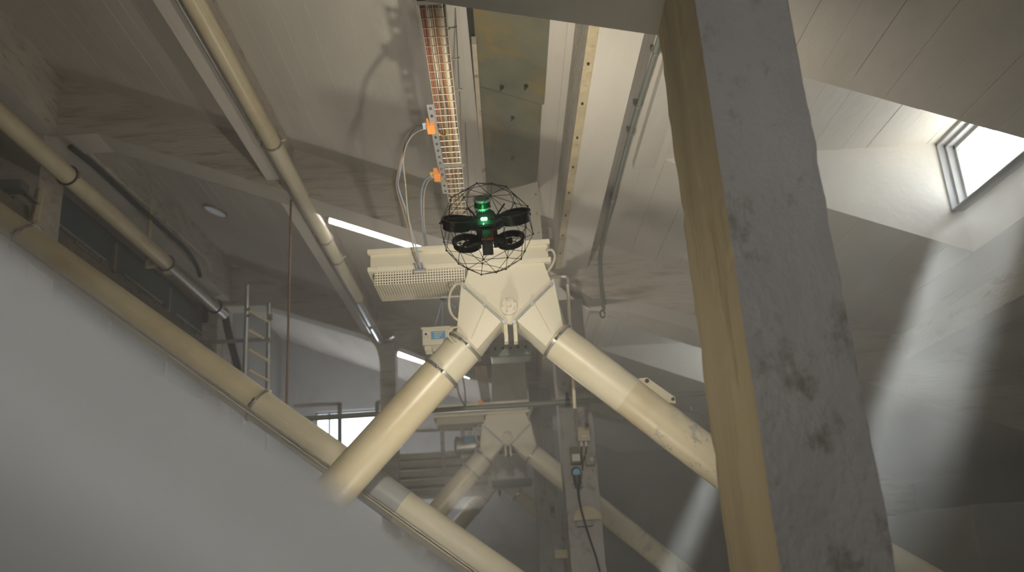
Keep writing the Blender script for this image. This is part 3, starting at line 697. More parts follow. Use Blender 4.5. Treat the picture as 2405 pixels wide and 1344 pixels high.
# boxes, cables on the far left column
fl = thing('switch_cabinet', 'tall pale cabinet on the dark far left column', 'cabinet', P(455, 820, 18.8))
a, c = P(458, 735, 18.8), P(515, 842, 18.8)
bm = B(); box(bm, (a.x, 18.6, c.z), (c.x, 18.94, a.z), .01); obj('casing', bm, m_beam, fl)
a2, c2 = P(478, 708, 18.55), P(488, 757, 18.55); bm = B(); box(bm, (a2.x, 18.54, c2.z), (c2.x, 18.6, a2.z), .01); obj('slot', bm, m_dark, fl)
bm = B(); box(bm, (a.x - .1, 18.5, c.z - .18), (c.x + .03, 18.94, c.z - .02), .01); obj('tray_box', bm, m_clamp, fl)
cb = B()
cbt = thing('cable_bundle', 'black cable bundle at the top of the far left column', 'cable', P(475, 690, 18.5))
for k in range(3): tube(cb, smooth_pts([P(470 + 6 * k, 660, 18.5), P(473 + 6 * k, 690, 18.4), P(478 + 6 * k, 712, 18.5)]), .03, 6)
obj('cable', cb, m_blkcab, cbt, True)
cb = B()
cbt = thing('cable_bundle', 'two dark cables dropping right of the far left column', 'cable', P(540, 800, 18.7))
for k in range(2): tube(cb, smooth_pts([P(523 + 9 * k, 735, 18.7), P(532 + 9 * k, 780, 18.6), P(545 + 9 * k, 830, 18.6), P(556 + 9 * k, 870, 18.7)]), .045, 6)
obj('cable', cb, m_blkcab, cbt, True)
cb = B()
for k in range(5):
    c = P(508, 655 + 10 * k, 18.3); pts = [c + Vector((math.cos(t) * .09, 0, math.sin(t) * .05 - t * .008)) for t in [i * .6 for i in range(11)]]; tube(cb, pts, .008, 5)
tag(obj('coiled_wire', cb, m_steel, smooth=True), 'small coil of bright wire by the far left column', 'wire')
# ladder
LD = thing('ladder', 'pale steel ladder standing at the left wall', 'ladder', P(575, 1000, 13.4))
yl0, yl1 = 13.4, 14.2
r0a, r0b = P(581, 670, yl0), P(571, 1000, yl0); r1a, r1b = P(632, 712, yl1), P(626, 1060, yl1)
for a, c in ((r0a, r0b), (r1a, r1b)):
    bm = B(); tube(bm, [a, c], .035, 12); obj('rail', bm, m_steel, LD, True)
for (ya, yb) in ((727, 757), (774, 802), (820, 849), (868, 895)):
    a = P(582, ya, yl0); c = P(632, yb, yl1); bm = B(); tube(bm, [a, c], .024, 10); obj('rung', bm, m_creampipe, LD, True)
bm = B(); 
for z in (727, 742): q = P(581, z, yl0 - .03); tube(bm, [q - Vector((.045, 0, 0)), q + Vector((.045, 0, 0))], .02, 8)
for z in (742, 750, 802): q = P(633, z, yl1 - .03); tube(bm, [q - Vector((.04, 0, 0)), q + Vector((.05, 0, 0))], .025, 8)
obj('rail_clip', bm, m_clamp, LD, True)
bm = B(); tube(bm, [P(455, 806, 14.0), P(634, 797, 14.0)], .032, 10); tag(obj('guard_rail', bm, m_gtube, smooth=True), 'thin grey rail behind the ladder', 'rail')
# rod
bm = B(); tube(bm, [PZ(686, 372, 7.4) if False else P(686, 340, 11.3), P(673, 958, 11.3)], .016, 8); tag(obj('hanging_rod', bm, m_rod, smooth=True), 'thin brown rod hanging vertically left of the crossing pipes', 'rod')
# round roof light
rc = hitp = None
def on_slab(px, py, dz=0.0):
    r = ray(px, py); n = Vector((.405, 0, 1)); d = 6.4 - dz
    return CAM + r * ((d - n.dot(CAM)) / n.dot(r))
q = on_slab(506, 496, 0.02); nn = Vector((.405, 0, 1)).normalized()
bm = B(); tube(bm, [q + nn * .02, q - nn * .012], .21, 40); rl = obj('round_roof_light', bm, m_dome, smooth=True, loc=q); tag(rl, 'small round pale roof light in the dark left ceiling', 'roof light')
bm = B(); hollow(bm, q + nn * .02, q - nn * .02, .24, .03, 40); obj('rim', bm, m_clamp, rl, True)

# ------------------------------------------------------------------ fluorescent lamps
def fluor(p0, p1, label, cap_mat=m_tancab, drop=0.0):
    p0, p1 = Vector(p0), Vector(p1); u = (p1 - p0).normalized(); a, b_ = frame_of(u)
    t = thing('fluorescent_lamp', label, 'lamp', p0, 'fluorescent lamps under the beams')
    up = nn
    bm = B(); s = u.cross(up).normalized()
    prism(bm, [p0 + s * .07 + up * .05, p0 - s * .07 + up * .05, p0 - s * .05 + up * .11, p0 + s * .05 + up * .11], 'x', p1 - p0); obj('lamp_housing', bm, m_white, t)
    bm = B(); tube(bm, [p0 + u * .07, p1 - u * .07], .085, 20); obj('tube', bm, m_tube, t, True)
    for q, d in ((p0, 1), (p1, -1)):
        bm = B(); tube(bm, [q, q + u * d * .07], .09, 16); box(bm, tuple(q + Vector((-.02, -.03, 0))), tuple(q + Vector((.02, .03, .08)))); obj('end_cap', bm, cap_mat, t, True)
    return t
fluor(P(768, 509, 12.3), P(1052, 597, 12.3), 'long lit fluorescent lamp, upper of the two, above the perforated guard')
fluor(P(930, 827, 20.3), P(1112, 884, 20.3), 'lit fluorescent lamp, lower and farther, behind the left down pipe')
bm = B(); tube(bm, smooth_pts([P(905, 805, 18.95), P(925, 806, 18.95), P(1015, 846, 18.95)]), .016, 8); tag(obj('edge_tube', bm, m_steel, smooth=True), 'thin bright conduit along the far beam above the lower lamp', 'conduit')

# ------------------------------------------------------------------ rusty steel sheet in the ceiling with its strip
o5 = 0.04
sh = thing('ceiling_sheet', 'greenish rust stained steel sheet set in the ceiling, dark bolts', 'steel sheet', (0.25, 7, 6.2))
bm = B(); prism(bm, [(-.06, 3.6, SZ(-.06) - o5), (.585, 3.6, SZ(.585) - o5), (.585, 7.75, SZ(.585) - o5), (-.06, 7.75, SZ(-.06) - o5)], 'z', (0, 0, .03)); obj('sheet_panel', bm, m_rustpanel, sh)
bm = B(); prism(bm, [(-.06, 7.76, SZ(-.06) - o5 - .012), (.56, 7.76, SZ(.56) - o5 - .012), (.56, 9.6, SZ(.56) - o5 - .012), (-.09, 10.6, SZ(-.09) - o5 - .012)], 'z', (0, 0, .03)); obj('sheet_panel', bm, m_rustpanel, sh)
for px, py in ((1179, 204), (1236, 202), (1205, 275), (1205, 368), (1206, 448)):
    q = on_slab(px, py, o5 + .012); bb = B(); tube(bb, [q + nn * .01, q - nn * .018], .022, 6); tube(bb, [q, q - nn * .05], .008, 6); obj('bolt', bb, m_dark, sh, True)
bm = B(); prism(bm, [(-.145, 3.6, SZ(-.145) - .012), (-.06, 3.6, SZ(-.06) - .012), (-.06, 10.6, SZ(-.06) - .012), (-.085, 10.6, SZ(-.085) - .012)], 'z', (0, 0, .03)); obj('shadow_gap', bm, m_dark, sh)
bm = B(); box(bm, (-.095, 6.9, SZ(-.05) - .12), (-.05, 10.55, SZ(-.05) - .03), .004); tag(obj('edge_strip', bm, m_rust), 'narrow rusty cream strip along the left edge of the ceiling sheet', 'strip')
bm = B(); box(bm, (.795, 3.6, 5.488), (.875, 10.98, 5.499)); ws = obj('wood_strip', bm, m_colside); tag(ws, 'tan timber strip with small nails along the left edge of the pale rib', 'strip')
bm = B()
for k in range(9): q = Vector((.83, 5.4 + k * .62, 5.49)); tube(bm, [q + Vector((0, 0, .01)), q - Vector((0, 0, .02))], .011, 6)
obj('nail', bm, m_dark, ws, True)

# ------------------------------------------------------------------ wire cable tray with cables
TZ = 4.95; TX = -.285; TYa, TYb = 3.62, 9.3; TW = .078; THt = .055
tr = thing('cable_tray', 'wire mesh cable tray full of coloured cables above the drone', 'cable tray', (TX, 6.5, TZ))
def tx(y): return TX + (-.315 + .285) * (y - 4.5) / 3.0
bm = B()
for k in range(5):
    dx = -TW + k * TW / 2; tube(bm, [(tx(TYa) + dx, TYa, TZ), (tx(TYb) + dx, TYb, TZ)], .0027, 6)
for dx in (-TW, TW):
    for h in (.028, .055): tube(bm, [(tx(TYa) + dx, TYa, TZ + h), (tx(TYb) + dx, TYb, TZ + h)], .0027, 6)
obj('long_wire', bm, m_wire, tr, True)
wm = None; y = TYa + .05
while y < TYb:
    if wm is None:
        bm = B(); tube(bm, [(-TW, 0, THt), (-TW, 0, 0), (TW, 0, 0), (TW, 0, THt)], .0028, 6); o_ = obj('cross_wire', bm, m_wire, tr, True); wm = o_.data; o_.location = (tx(y) - tr.location.x + tr.location.x, y, TZ)
    else:
        o_ = bpy.data.objects.new('cross_wire', wm); col.objects.link(o_); o_.location = (tx(y), y, TZ); o_.parent = tr; o_.matrix_parent_inverse = tr.matrix_world.inverted()
    y += .10
cabs = [(-.065, m_redcab, .009), (-.050, m_redcab, .008), (-.035, m_whtcab, .006), (-.022, m_tancab, .008), (-.008, m_brncab, .010), (.006, m_redcab, .007), (.018, m_yelcab, .007), (.030, m_tancab, .008), (.042, m_whtcab, .006), (.054, m_whtcab, .007), (.066, m_brncab, .007),
        (-.045, m_tancab, .009), (.0, m_tancab, .010), (.035, m_redcab, .008)]
ORD = ['first from its left edge', 'second from its left edge', 'third from its left edge', 'fourth from its left edge', 'fifth from its left edge', 'middle one', 'fifth from its right edge', 'fourth from its right edge', 'third from its right edge', 'second from its right edge', 'first from its right edge', 'lying on top at its left', 'lying on top at its middle', 'lying on top at its right']
for i, (dx, mt, r_) in enumerate(cabs):
    ph = random.uniform(0, 6); lay = .012 if i < 11 else .030
    pts = [Vector((tx(yy) + max(-.068, min(.068, dx + .014 * math.sin(yy * 1.1 + ph) + .005 * math.sin(yy * 3.1 + ph))), yy, TZ + lay + r_ * .3 + .003 * math.sin(yy * 2 + ph))) for yy in [TYa + k * .2 for k in range(int((TYb - TYa) / .2) + 1)]]
    bm = B(); tube(bm, pts, r_, 7); cbo = obj('tray_cable', bm, mt, smooth=True, loc=pts[0])
    cn = {m_redcab: 'brick red', m_whtcab: 'cream', m_tancab: 'tan', m_brncab: 'dark brown', m_yelcab: 'yellow'}[mt]
    tag(cbo, ('%s cable in the wire tray, %s' % (cn, ORD[i])), 'cable', 'cables in the wire tray')
# hangers: hooks to the right
for k, (px, py) in enumerate(((1062, 58), (1058, 132), (1070, 205))):
    q = PZ(px, py, TZ + .05); bm = B(); x_ = tx(q.y) + TW
    tube(bm, smooth_pts([Vector((x_, q.y, TZ + .03)), Vector((x_ + .04, q.y - .01, TZ + .02)), Vector((x_ + .055, q.y + .02, TZ + .05)), Vector((x_ + .02, q.y + .05, TZ + .06)), Vector((x_, q.y + .05, TZ + .05))]), .004, 6); obj('hook', bm, m_clamp, tr, True)
ph_ = None
for y in (4.4, 6.6, 8.7):
    bm = B(); tube(bm, [(tx(y) + TW + .01, y, TZ), (tx(y) + TW + .01, y, SZ(tx(y)) + .02)], .006, 6); box(bm, (tx(y) - TW - .01, y - .02, TZ - .012), (tx(y) + TW + .02, y + .02, TZ - .004)); 
    if y > 6.7 or True: obj('suspension_rod', bm, m_clamp, tr, True)
# perforated mounting bar left of the tray
ya, yb = PZ(1038, 322, TZ - .02).y, PZ(1048, 455, TZ - .02).y; xa = PZ(1045, 440, TZ - .02).x
mb = thing('mounting_bar', 'grey perforated steel bar beside the wire tray', 'bar', (xa, ya, TZ - .02))
bm = B(); perforated(bm, Vector((xa - .028, ya - .5, TZ - .02)), Vector((.05, 0, 0)), Vector((0, yb - ya + .5, 0)), 1, 14, .38)
box(bm, (xa - .029, ya - .5, TZ - .02), (xa - .027, yb, TZ + .01)); box(bm, (xa + .021, ya - .5, TZ - .02), (xa + .023, yb, TZ + .01)); obj('bar', bm, m_steel, mb)
# orange junction boxes with glands and cables
for k, (px, py, s, lb) in enumerate(((1012, 298, .052, 'orange junction box on the wire tray, upper'), (1027, 412, .05, 'orange junction box lower down, half behind the grey bar'))):
    q = PZ(px, py, TZ - .01)
    jb = thing('junction_box', lb, 'junction box', q, 'orange junction boxes')
    bm = B(); box(bm, (q.x - s * .62, q.y - s, TZ - .04), (q.x + s * .62, q.y + s, TZ + .04), .006); obj('box_body', bm, m_orange, jb)
    bm = B(); box(bm, (q.x - s * .55, q.y - s * .9, TZ - .05), (q.x + s * .55, q.y + s * .9, TZ - .04), .004); obj('lid', bm, m_orange, jb)
    bm = B()
    for i in range(3): tube(bm, [(q.x - s * .6, q.y - s * .6 + i * s * .6, TZ), (q.x - s * .6 - .03, q.y - s * .6 + i * s * .6, TZ)], .012, 8)
    obj('gland', bm, [m_bluecab, m_yelcab][k], jb, True)
    bm = B(); tube(bm, [(q.x + s * .6, q.y + s * .5, TZ), (q.x + s * .6 + .03, q.y + s * .5, TZ)], .016, 8); obj('plug', bm, m_dark, jb, True)
    bm = B(); tube(bm, smooth_pts([Vector((q.x + s * .6, q.y + s * .3, TZ)), Vector((q.x + s, q.y + s * 1.4, TZ - .03)), Vector((q.x + .1, q.y + .15, TZ - .01)), Vector((q.x + .12, q.y + .1, TZ + .02))]), .005, 6); obj('earth_wire', bm, m_yelcab, jb, True)
def drop_cable(pts, y0, y1, r_, mt, label, grp=None):
    n = len(pts); bm = B(); tube(bm, smooth_pts([P(x, y, y0 + (y1 - y0) * i / (n - 1)) for i, (x, y) in enumerate(pts)], 8), r_, 8)
    return tag(obj('hanging_cable', bm, mt, smooth=True), label, 'cable', grp)
yq = PZ(1000, 298, TZ).y
drop_cable([(1000, 293), (972, 300), (952, 325), (945, 360), (932, 420), (933, 450), (948, 500), (965, 560), (985, 628)], yq, 7.9, .007, m_tancab, 'tan cable looping farthest left from the upper orange box')
drop_cable([(1000, 296), (975, 303), (955, 330), (948, 360), (938, 410), (936, 440), (955, 500), (972, 560), (988, 628)], yq, 7.9, .008, m_bluecab, 'blue grey cable of the upper orange box ending at the header box')
drop_cable([(1000, 300), (970, 316), (953, 345), (947, 380), (952, 430), (958, 500), (968, 560), (983, 628)], yq, 7.92, .006, m_whtcab, 'cream cable hanging straight below the upper orange box')
yq2 = PZ(1018, 410, TZ).y
drop_cable([(1016, 408), (1000, 422), (992, 440), (989, 470), (992, 520), (1000, 584)], yq2, 8.2, .009, m_bluecab, 'blue cable curving down from the lower orange box')
drop_cable([(1016, 416), (1004, 428), (996, 460), (996, 520), (1004, 584)], yq2, 8.2, .006, m_whtcab, 'cream cable curving down from the lower orange box')
q = P(985, 628, 7.9); bm = B()
for dx in (-.03, 0, .03): tube(bm, [q + Vector((dx - .01, 0, .05)), q + Vector((dx + .01, .02, -.03))], .012, 8)
box(bm, tuple(q + Vector((-.06, .0, -.045))), tuple(q + Vector((.06, .06, -.015))), .004); tag(obj('cable_clamp', bm, m_steel), 'small steel cable clamp on the front of the header box', 'clamp')

# conduit at right under the ceiling
cc = [on_slab(1553, 70, .06), on_slab(1540, 120, .06), on_slab(1482, 310, .06), on_slab(1440, 470, .06), on_slab(1415, 570, .06)]
yw = 10.93
down_ = [P(1409, 620, yw), P(1414, 690, yw), P(1418, 728, yw)]
cd = thing('ceiling_conduit', 'dark grey conduit running along the ceiling and down the beam left of the big column', 'conduit', cc[0])
bm = B(); tube(bm, smooth_pts([cc[0], cc[1], cc[2], cc[3], cc[4]] + down_, 5), .024, 10); obj('conduit_tube', bm, m_gtube, cd, True)
for px, py in ((1541, 122), (1499, 247), (1483, 311), (1440, 468)):
    q = on_slab(px, py, .055); bm = B(); hollow(bm, q - Vector((0, .015, 0)), q + Vector((0, .015, 0)), .034, .012, 16); box(bm, (q.x - .045, q.y - .012, q.z + .01), (q.x + .045, q.y + .012, q.z + .06)); obj('saddle', bm, m_clamp, cd, True)
q = P(1415, 738, yw); bm = B()
pts = [q + Vector((math.cos(t) * .03, 0, math.sin(t) * .05)) for t in [i * .5 for i in range(13)]]; tube(bm, pts, .009, 6); obj('end_hook', bm, m_dark, cd, True)
cb = B(); tube(cb, smooth_pts([P(1553, 110, 3.75), P(1556, 88, 3.72), P(1562, 74, 3.70), P(1575, 86, 3.60), P(1578, 112, 3.56)], 8), .006, 8); tag(obj('short_cable', cb, m_dark, smooth=True), 'short dark cable loop at the top of the big column', 'cable')

# pipe beside the hopper: horizontal then down
pc = thing('drop_conduit', 'cream bent conduit dropping right of the nearest hopper', 'conduit', P(1333, 870, 9.4))
bm = B(); tube(bm, smooth_pts([P(1285, 651, 9.4), P(1305, 650, 9.4), P(1325, 650, 9.4), P(1332, 660, 9.4), P(1334, 690, 9.4), P(1345, 880, 9.4), P(1350, 960, 9.4)], 5), .02, 10); obj('conduit_tube', bm, m_cream, pc, True)
bm = B(); tube(bm, smooth_pts([P(1318, 649, 9.39), P(1331, 652, 9.39), P(1334, 668, 9.39)], 5), .030, 10); obj('elbow', bm, m_clamp, pc, True)

# ------------------------------------------------------------------ horizontal rail
yr = 10.75
rl_ = thing('guard_rail', 'long grey tube rail crossing behind the front hopper and over the middle column', 'rail', P(720, 985, yr))
bm = B(); tube(bm, [P(715, 984, yr), P(1700, 921, yr)], .032, 14); obj('rail_tube', bm, m_gtube, rl_, True)
q = P(1333, 945, yr); bm = B(); hollow(bm, q - Vector((.03, 0, 0)), q + Vector((.03, 0, 0)), .045, .014, 20); tube(bm, [q + Vector((0, 0, .03)), q + Vector((0, 0, .12))], .02, 8); tube(bm, [q, q + Vector((0, .25, 0))], .02, 8); obj('rail_clamp', bm, m_dark, rl_, True)

# ------------------------------------------------------------------ devices on the middle column
yc = 10.99
jb = thing('socket_box', 'beige square junction box on the middle column', 'junction box', P(1368, 1023, yc))
a, c = P(1354, 1006, yc), P(1386, 1038, yc); bm = B(); box(bm, (a.x, yc - .09, c.z), (c.x, yc, a.z), .008); obj('box_body', bm, m_beam, jb)
bm = B(); box(bm, (a.x + .01, yc - .10, c.z + .01), (c.x - .01, yc - .09, a.z - .01), .003); ld = obj('lid', bm, m_wood, jb)
bm = B(); box(bm, (a.x + .05, yc - .104, (a.z + c.z) / 2 - .03), (c.x - .05, yc - .10, (a.z + c.z) / 2 - .02)); obj('print_line', bm, m_white, ld)
bm = B()
for px in (1366, 1377):
    q = P(px, 1043, yc - .05); tube(bm, [q + Vector((0, 0, .03)), q - Vector((0, 0, .03))], .016, 8)
obj('gland', bm, m_white, jb, True)
bm = B()
for px in (1366, 1377): tube(bm, smooth_pts([P(px, 1046, yc - .05), P(px - 1, 1060, yc - .05), P(px + 1 - (px - 1366) * .8, 1085, yc - .04), P(1368, 1105, yc - .03)]), .010, 6)
obj('feed_cable', bm, m_brncab, jb, True)
sk = thing('plug_socket', 'dark industrial socket with blue faced black plug on the middle column', 'socket', P(1350, 1080, yc))
a, c = P(1337, 1052, yc), P(1362, 1090, yc); bm = B(); prism(bm, [(a.x, yc - .05, a.z), (a.x, yc - .2, a.z - .10), (a.x, yc - .16, c.z), (a.x, yc, c.z), (a.x, yc, a.z)], 'x', (c.x - a.x, 0, 0)); obj('housing', bm, m_gtube, sk)
bm = B(); box(bm, (a.x + .01, yc - .215, c.z + .01), (c.x - .005, yc - .165, c.z + .10), .006); obj('cover', bm, m_beam, sk)
q = P(1354, 1110, yc - .2); bm = B(); tube(bm, [q + Vector((0, .12, .02)), q], .062, 20); obj('plug_collar', bm, m_black, sk, True)
bm = B(); tube(bm, [q, q - Vector((0, .01, 0))], .045, 20); obj('plug_face', bm, m_label, sk, True)
bm = B(); q2 = P(1357, 1145, yc - .17); tube(bm, [q + Vector((0, .03, -.03)), q2 + Vector((0, 0, .05)), q2], [.05, .045, .03], 14); box(bm, tuple(q2 + Vector((-.06, -.02, .03))), tuple(q2 + Vector((.06, .02, .045)))); obj('plug_body', bm, m_black, sk, True)
kb = thing('rotary_switch', 'small grey switch box with pale round knob on the middle column', 'switch', P(1386, 1080, yc))
a, c = P(1373, 1070, yc), P(1397, 1094, yc); bm = B(); box(bm, (a.x, yc - .08, c.z), (c.x, yc, a.z), .008); box(bm, (a.x - .01, yc - .09, a.z - .02), (c.x + .01, yc, a.z), .003); obj('box_body', bm, m_gtube, kb)
q = P(1389, 1080, yc - .08); bm = B(); tube(bm, [q, q - Vector((0, .04, 0))], .028, 16); obj('knob', bm, m_whtcab, kb, True)
bm = B(); tube(bm, smooth_pts([P(1357, 1147, yc - .17), P(1362, 1185, yc - .12), P(1380, 1250, yc - .15), P(1400, 1310, yc - .18), P(1415, 1370, yc - .2)], 6), .013, 8); tag(obj('plug_cable', bm, m_blkcab, smooth=True), 'dark cable hanging from the black plug down the middle column', 'cable')
hr = B(); ce = P(1380, 1222, yc); rr_ = .17
prism(hr, [ce + Vector((math.cos(t) * rr_, 0, math.sin(t) * rr_ * .95)) for t in [math.pi * i / 14 for i in range(15)]], 'y', (0, -.03, 0)); tag(obj('half_round_plate', hr, m_wood), 'tan half round plate on the middle column under the plug', 'plate')
hr2 = B(); box(hr2, (ce.x - .14, yc - .05, ce.z - .07), (ce.x + .06, yc, ce.z - .005), .004); tag(obj('plate_ledge', hr2, m_gtube), 'small ledge right under the half round plate', 'ledge')
cv = B(); tube(cv, [P(1342, 880, yc - .03), P(1352, 972, yc - .03)], .014, 8); tube(cv, smooth_pts([P(1352, 968, yc - .03), P(1354, 985, yc - .05), P(1356, 1006, yc - .04)]), .022, 8); tag(obj('column_conduit', cv, m_clamp, smooth=True), 'steel conduit on the middle column above the beige box', 'conduit')
wb_ = B(); a, c = P(1302, 1293, 11.6), P(1333, 1311, 11.6); box(wb_, (a.x, 11.56, c.z), (c.x + .05, 11.75, a.z), .006); tag(obj('timber_block', wb_, m_wood), 'short timber block sticking out left of the middle column near the bottom', 'block')
# device on the far column
fs = thing('wall_switch', 'small dark switch box on the farther slim column', 'switch', P(1297, 1198, 18.95))
a, c = P(1290, 1180, 18.99), P(1305, 1215, 18.99); bm = B(); box(bm, (a.x, 18.88, c.z), (c.x, 18.99, a.z), .01); obj('box_body', bm, m_gtube, fs)
bm = B(); box(bm, (a.x + .02, 18.86, c.z + .08), (c.x - .02, 18.88, c.z + .22), .005); obj('rocker', bm, m_black, fs)
cv = B(); tube(cv, [P(1262, 905, 18.9), P(1287, 1178, 18.9)], .03, 8); tag(obj('column_conduit', cv, m_clamp, smooth=True), 'conduit running down the farther slim column to its switch', 'conduit')

# ------------------------------------------------------------------ far background: motor, walkway, posts, handrails
mo = thing('electric_motor', 'finned electric motor left of the second hopper', 'motor', P(1100, 1045, 16.6))
a, c = P(1066, 1022, 16.6), P(1138, 1070, 16.6); cxm = (a.z + c.z) / 2; R_ = (a.z - c.z) / 2 * .85
bm = B(); tube(bm, [(a.x, 16.7, cxm), (a.x + .04, 16.7, cxm), (a.x + .12, 16.7, cxm), (c.x, 16.7, cxm)], [R_ * .8, R_ * 1.1, R_, R_], 28); obj('motor_body', bm, m_clamp, mo, True)
for k in range(9):
    xx = a.x + .16 + k * (c.x - a.x - .2) / 9; bm = B(); hollow(bm, (xx, 16.7, cxm), (xx + .012, 16.7, cxm), R_ * 1.12, .04, 28); obj('cooling_fin', bm, m_clamp, mo, True)
bm = B(); box(bm, (a.x + .2, 16.45, cxm + R_ * .2), (a.x + .38, 16.52, cxm + R_ * .7)); obj('label_plate', bm, m_label, mo)
bm = B(); box(bm, (a.x + .12, 16.5, cxm - R_ * 1.35), (c.x + .1, 16.9, cxm - R_ * 1.0)); obj('mounting_foot', bm, m_beam, mo)
wk = thing('walkway', 'stacked pale timber planks of the far walkway under the window', 'walkway', P(980, 1130, 20))
for i, (px0, py0, px1, py1) in enumerate(((868, 1082, 1110, 1078), (890, 1102, 1112, 1096), (905, 1124, 1112, 1116), (930, 1146, 1105, 1138), (960, 1168, 1100, 1160))):
    a, c = P(px0 - 90, py0, 21.0), P(px1 + 40, py1, 21.0)
    bm = B(); box(bm, (a.x, 21.0 - .15 * i, a.z - .09), (c.x, 21.5, a.z + .05), .01); obj('plank', bm, m_wood, wk)
for px, y0_, y1_ in ((1036, 948, 1110), (798, 948, 1060), (886, 944, 1030), (1083, 945, 1112)):
    a, c = P(px, y0_, 20.6), P(px, y1_, 20.6)
    st = thing('guard_post', {1036: 'pale post left of the second hopper', 798: 'grey handrail post in front of the far window', 886: 'handrail post right of the far window', 1083: 'thin post behind the perforated guard of the second hopper'}[px], 'post', c)
    bm = B(); box(bm, (a.x - .045, 20.55, c.z), (a.x + .045, 20.65, a.z), .005); obj('upright', bm, m_beam if px > 900 else m_gtube, st)
    bm = B(); box(bm, (a.x - .09, 20.5, c.z - .04), (a.x + .09, 20.7, c.z + .04), .005); obj('base_plate', bm, m_clamp, st)
for (a, c, lb) in (((690, 954), (800, 948), 'short handrail bar left of the far window post'), ((884, 944), (960, 942), 'short handrail bar right of the far window post'), ((960, 1012), (1110, 1006), 'thin pale rail behind the second hopper guard')):
    bm = B(); tube(bm, [P(*a, 20.6), P(*c, 20.6)], .045, 8); tag(obj('hand_rail', bm, m_beam, smooth=True), lb, 'rail')
dx_ = thing('dust_duct', 'dull box duct below the second hopper in the haze', 'duct', P(1200, 1100, 20.5))
a, c = P(1160, 1070, 20.5), P(1240, 1125, 20.5); bm = B(); box(bm, (a.x, 20.5, c.z), (c.x, 21.3, a.z), .02); obj('duct_shell', bm, m_clamp, dx_)
bm = B(); box(bm, (a.x - .08, 20.42, c.z - .1), (c.x + .1, 21.38, c.z)); obj('flange', bm, m_gtube, dx_)
# cables hanging left of second hopper
for i, pts in enumerate((((1073, 880), (1076, 920), (1088, 948), (1092, 955)), ((1086, 880), (1092, 920), (1093, 955)))):
    drop_cable(list(pts), 15.9, 15.9, .012, m_brncab, ['dark cable left of the pair dropping behind the left down pipe', 'dark cable right of the pair dropping behind the left down pipe'][i])
ob = B(); a = P(1128, 950, 15.2); box(ob, (a.x - .03, 15.15, a.z - .05), (a.x + .05, 15.25, a.z + .06), .006); tag(obj('junction_box', ob, m_orange), 'tiny orange box above the second hopper', 'junction box', 'orange junction boxes')
tt = B()
x_ = P(1140, 930, 16.0).x
for k in range(6): tube(tt, [(x_ - .07 + k * .03, 13.2, 4.75), (x_ - .07 + k * .03, 18.8, 4.75)], .012, 6)
ctr = thing('cable_run', 'brown cable run under the middle bay ceiling toward the second hopper', 'cable', (x_, 16, 4.75)); obj('cable', tt, m_brncab, ctr, True)

# ------------------------------------------------------------------ the drone
Dc = P(1143, 537, 4.2)
DR = thing('caged_drone', 'black caged inspection drone with green light hovering before the hopper', 'drone', Dc)
R = 0.243
bm0 = B(); bmesh.ops.create_icosphere(bm0, subdivisions=2, radius=R)
rot = Matrix.Rotation(.35, 3, 'Z') @ Matrix.Rotation(.22, 3, 'X') @ Matrix.Rotation(.1, 3, 'Y')
for v in bm0.verts: v.co = rot @ v.co
bm = B(); nodes_ = B()
for e in bm0.edges:
    a, c = e.verts[0].co, e.verts[1].co
    tube(bm, [Dc + a, Dc + c], .0017, 5)
for v in bm0.verts: bmesh.ops.create_icosphere(nodes_, subdivisions=1, radius=.0060, matrix=Matrix.Translation(Dc + v.co))
# rod linking the cage to the frame
bm0.free()
cg = obj('cage', bm, m_carbon, DR, True); cj = obj('cage_joint', nodes_, m_carbon, cg, True); cj['kind'] = 'stuff'
def D(x, y, z): return Dc + Vector((x, y, z))
roll = Matrix.Rotation(-.03, 3, 'Y')
def duct(cx, cy, cz, r, tiltx, tilty, h=.05):
    M_ = Matrix.Rotation(tiltx, 3, 'X') @ Matrix.Rotation(tilty, 3, 'Y'); up = M_ @ Vector((0, 0, 1)); c = D(cx, cy, cz)
    bm = B(); hollow(bm, c - up * h / 2, c + up * h / 2, r, .004, 40); hollow(bm, c + up * (h / 2 - .006), c + up * (h / 2 + .004), r + .008, .012, 40); dct = obj('rotor_duct', bm, m_black, DR, True)
    bm = B(); tube(bm, [c - up * .012, c + up * .012], .013, 14)
    a, b_ = frame_of(up)
    for k in range(3): t = k * 2.094 + .5; tube(bm, [c, c + (a * math.cos(t) + b_ * math.sin(t)) * (r - .003)], .003, 6)
    obj('motor_mount', bm, m_black, dct, True)
    bm = B()
    for k in range(3):
        t = k * 2.094 + 1.1; d1 = a * math.cos(t) + b_ * math.sin(t); d2 = d1.cross(up)
        q = c + up * .014
        prism(bm, [q + d1 * .01 - d2 * .005, q + d1 * (r - .008) - d2 * .009, q + d1 * (r - .008) + d2 * .006 + up * .004, q + d1 * .01 + d2 * .006 + up * .004], 'z', up * .0015)
    obj('propeller', bm, m_black, dct)
duct(-.150, -.05, .014, .073, .66, .10, .050); duct(.154, -.05, .032, .073, .66, -.14, .050)
duct(-.108, .09, -.044, .072, .88, .06, .030); duct(.120, .09, -.040, .072, .88, -.12, .030)
for sx, zz in ((-1, .012), (1, .030)):       # moulded fairings that carry the two upper ducts
    bm = B(); tube(bm, [D(sx * .02, -.045, .010), D(sx * .055, -.05, .012), D(sx * .10, -.05, zz), D(sx * .165, -.045, zz + .012), D(sx * .215, -.04, zz + .020), D(sx * .232, -.04, zz + .020)], [.040, .040, .030, .024, .014, .006], 16)
    for v in bm.verts: v.co.y = Dc.y - .05 + (v.co.y - Dc.y + .05) * 1.0
    obj('fairing', bm, m_black, DR, True)
bm = B()
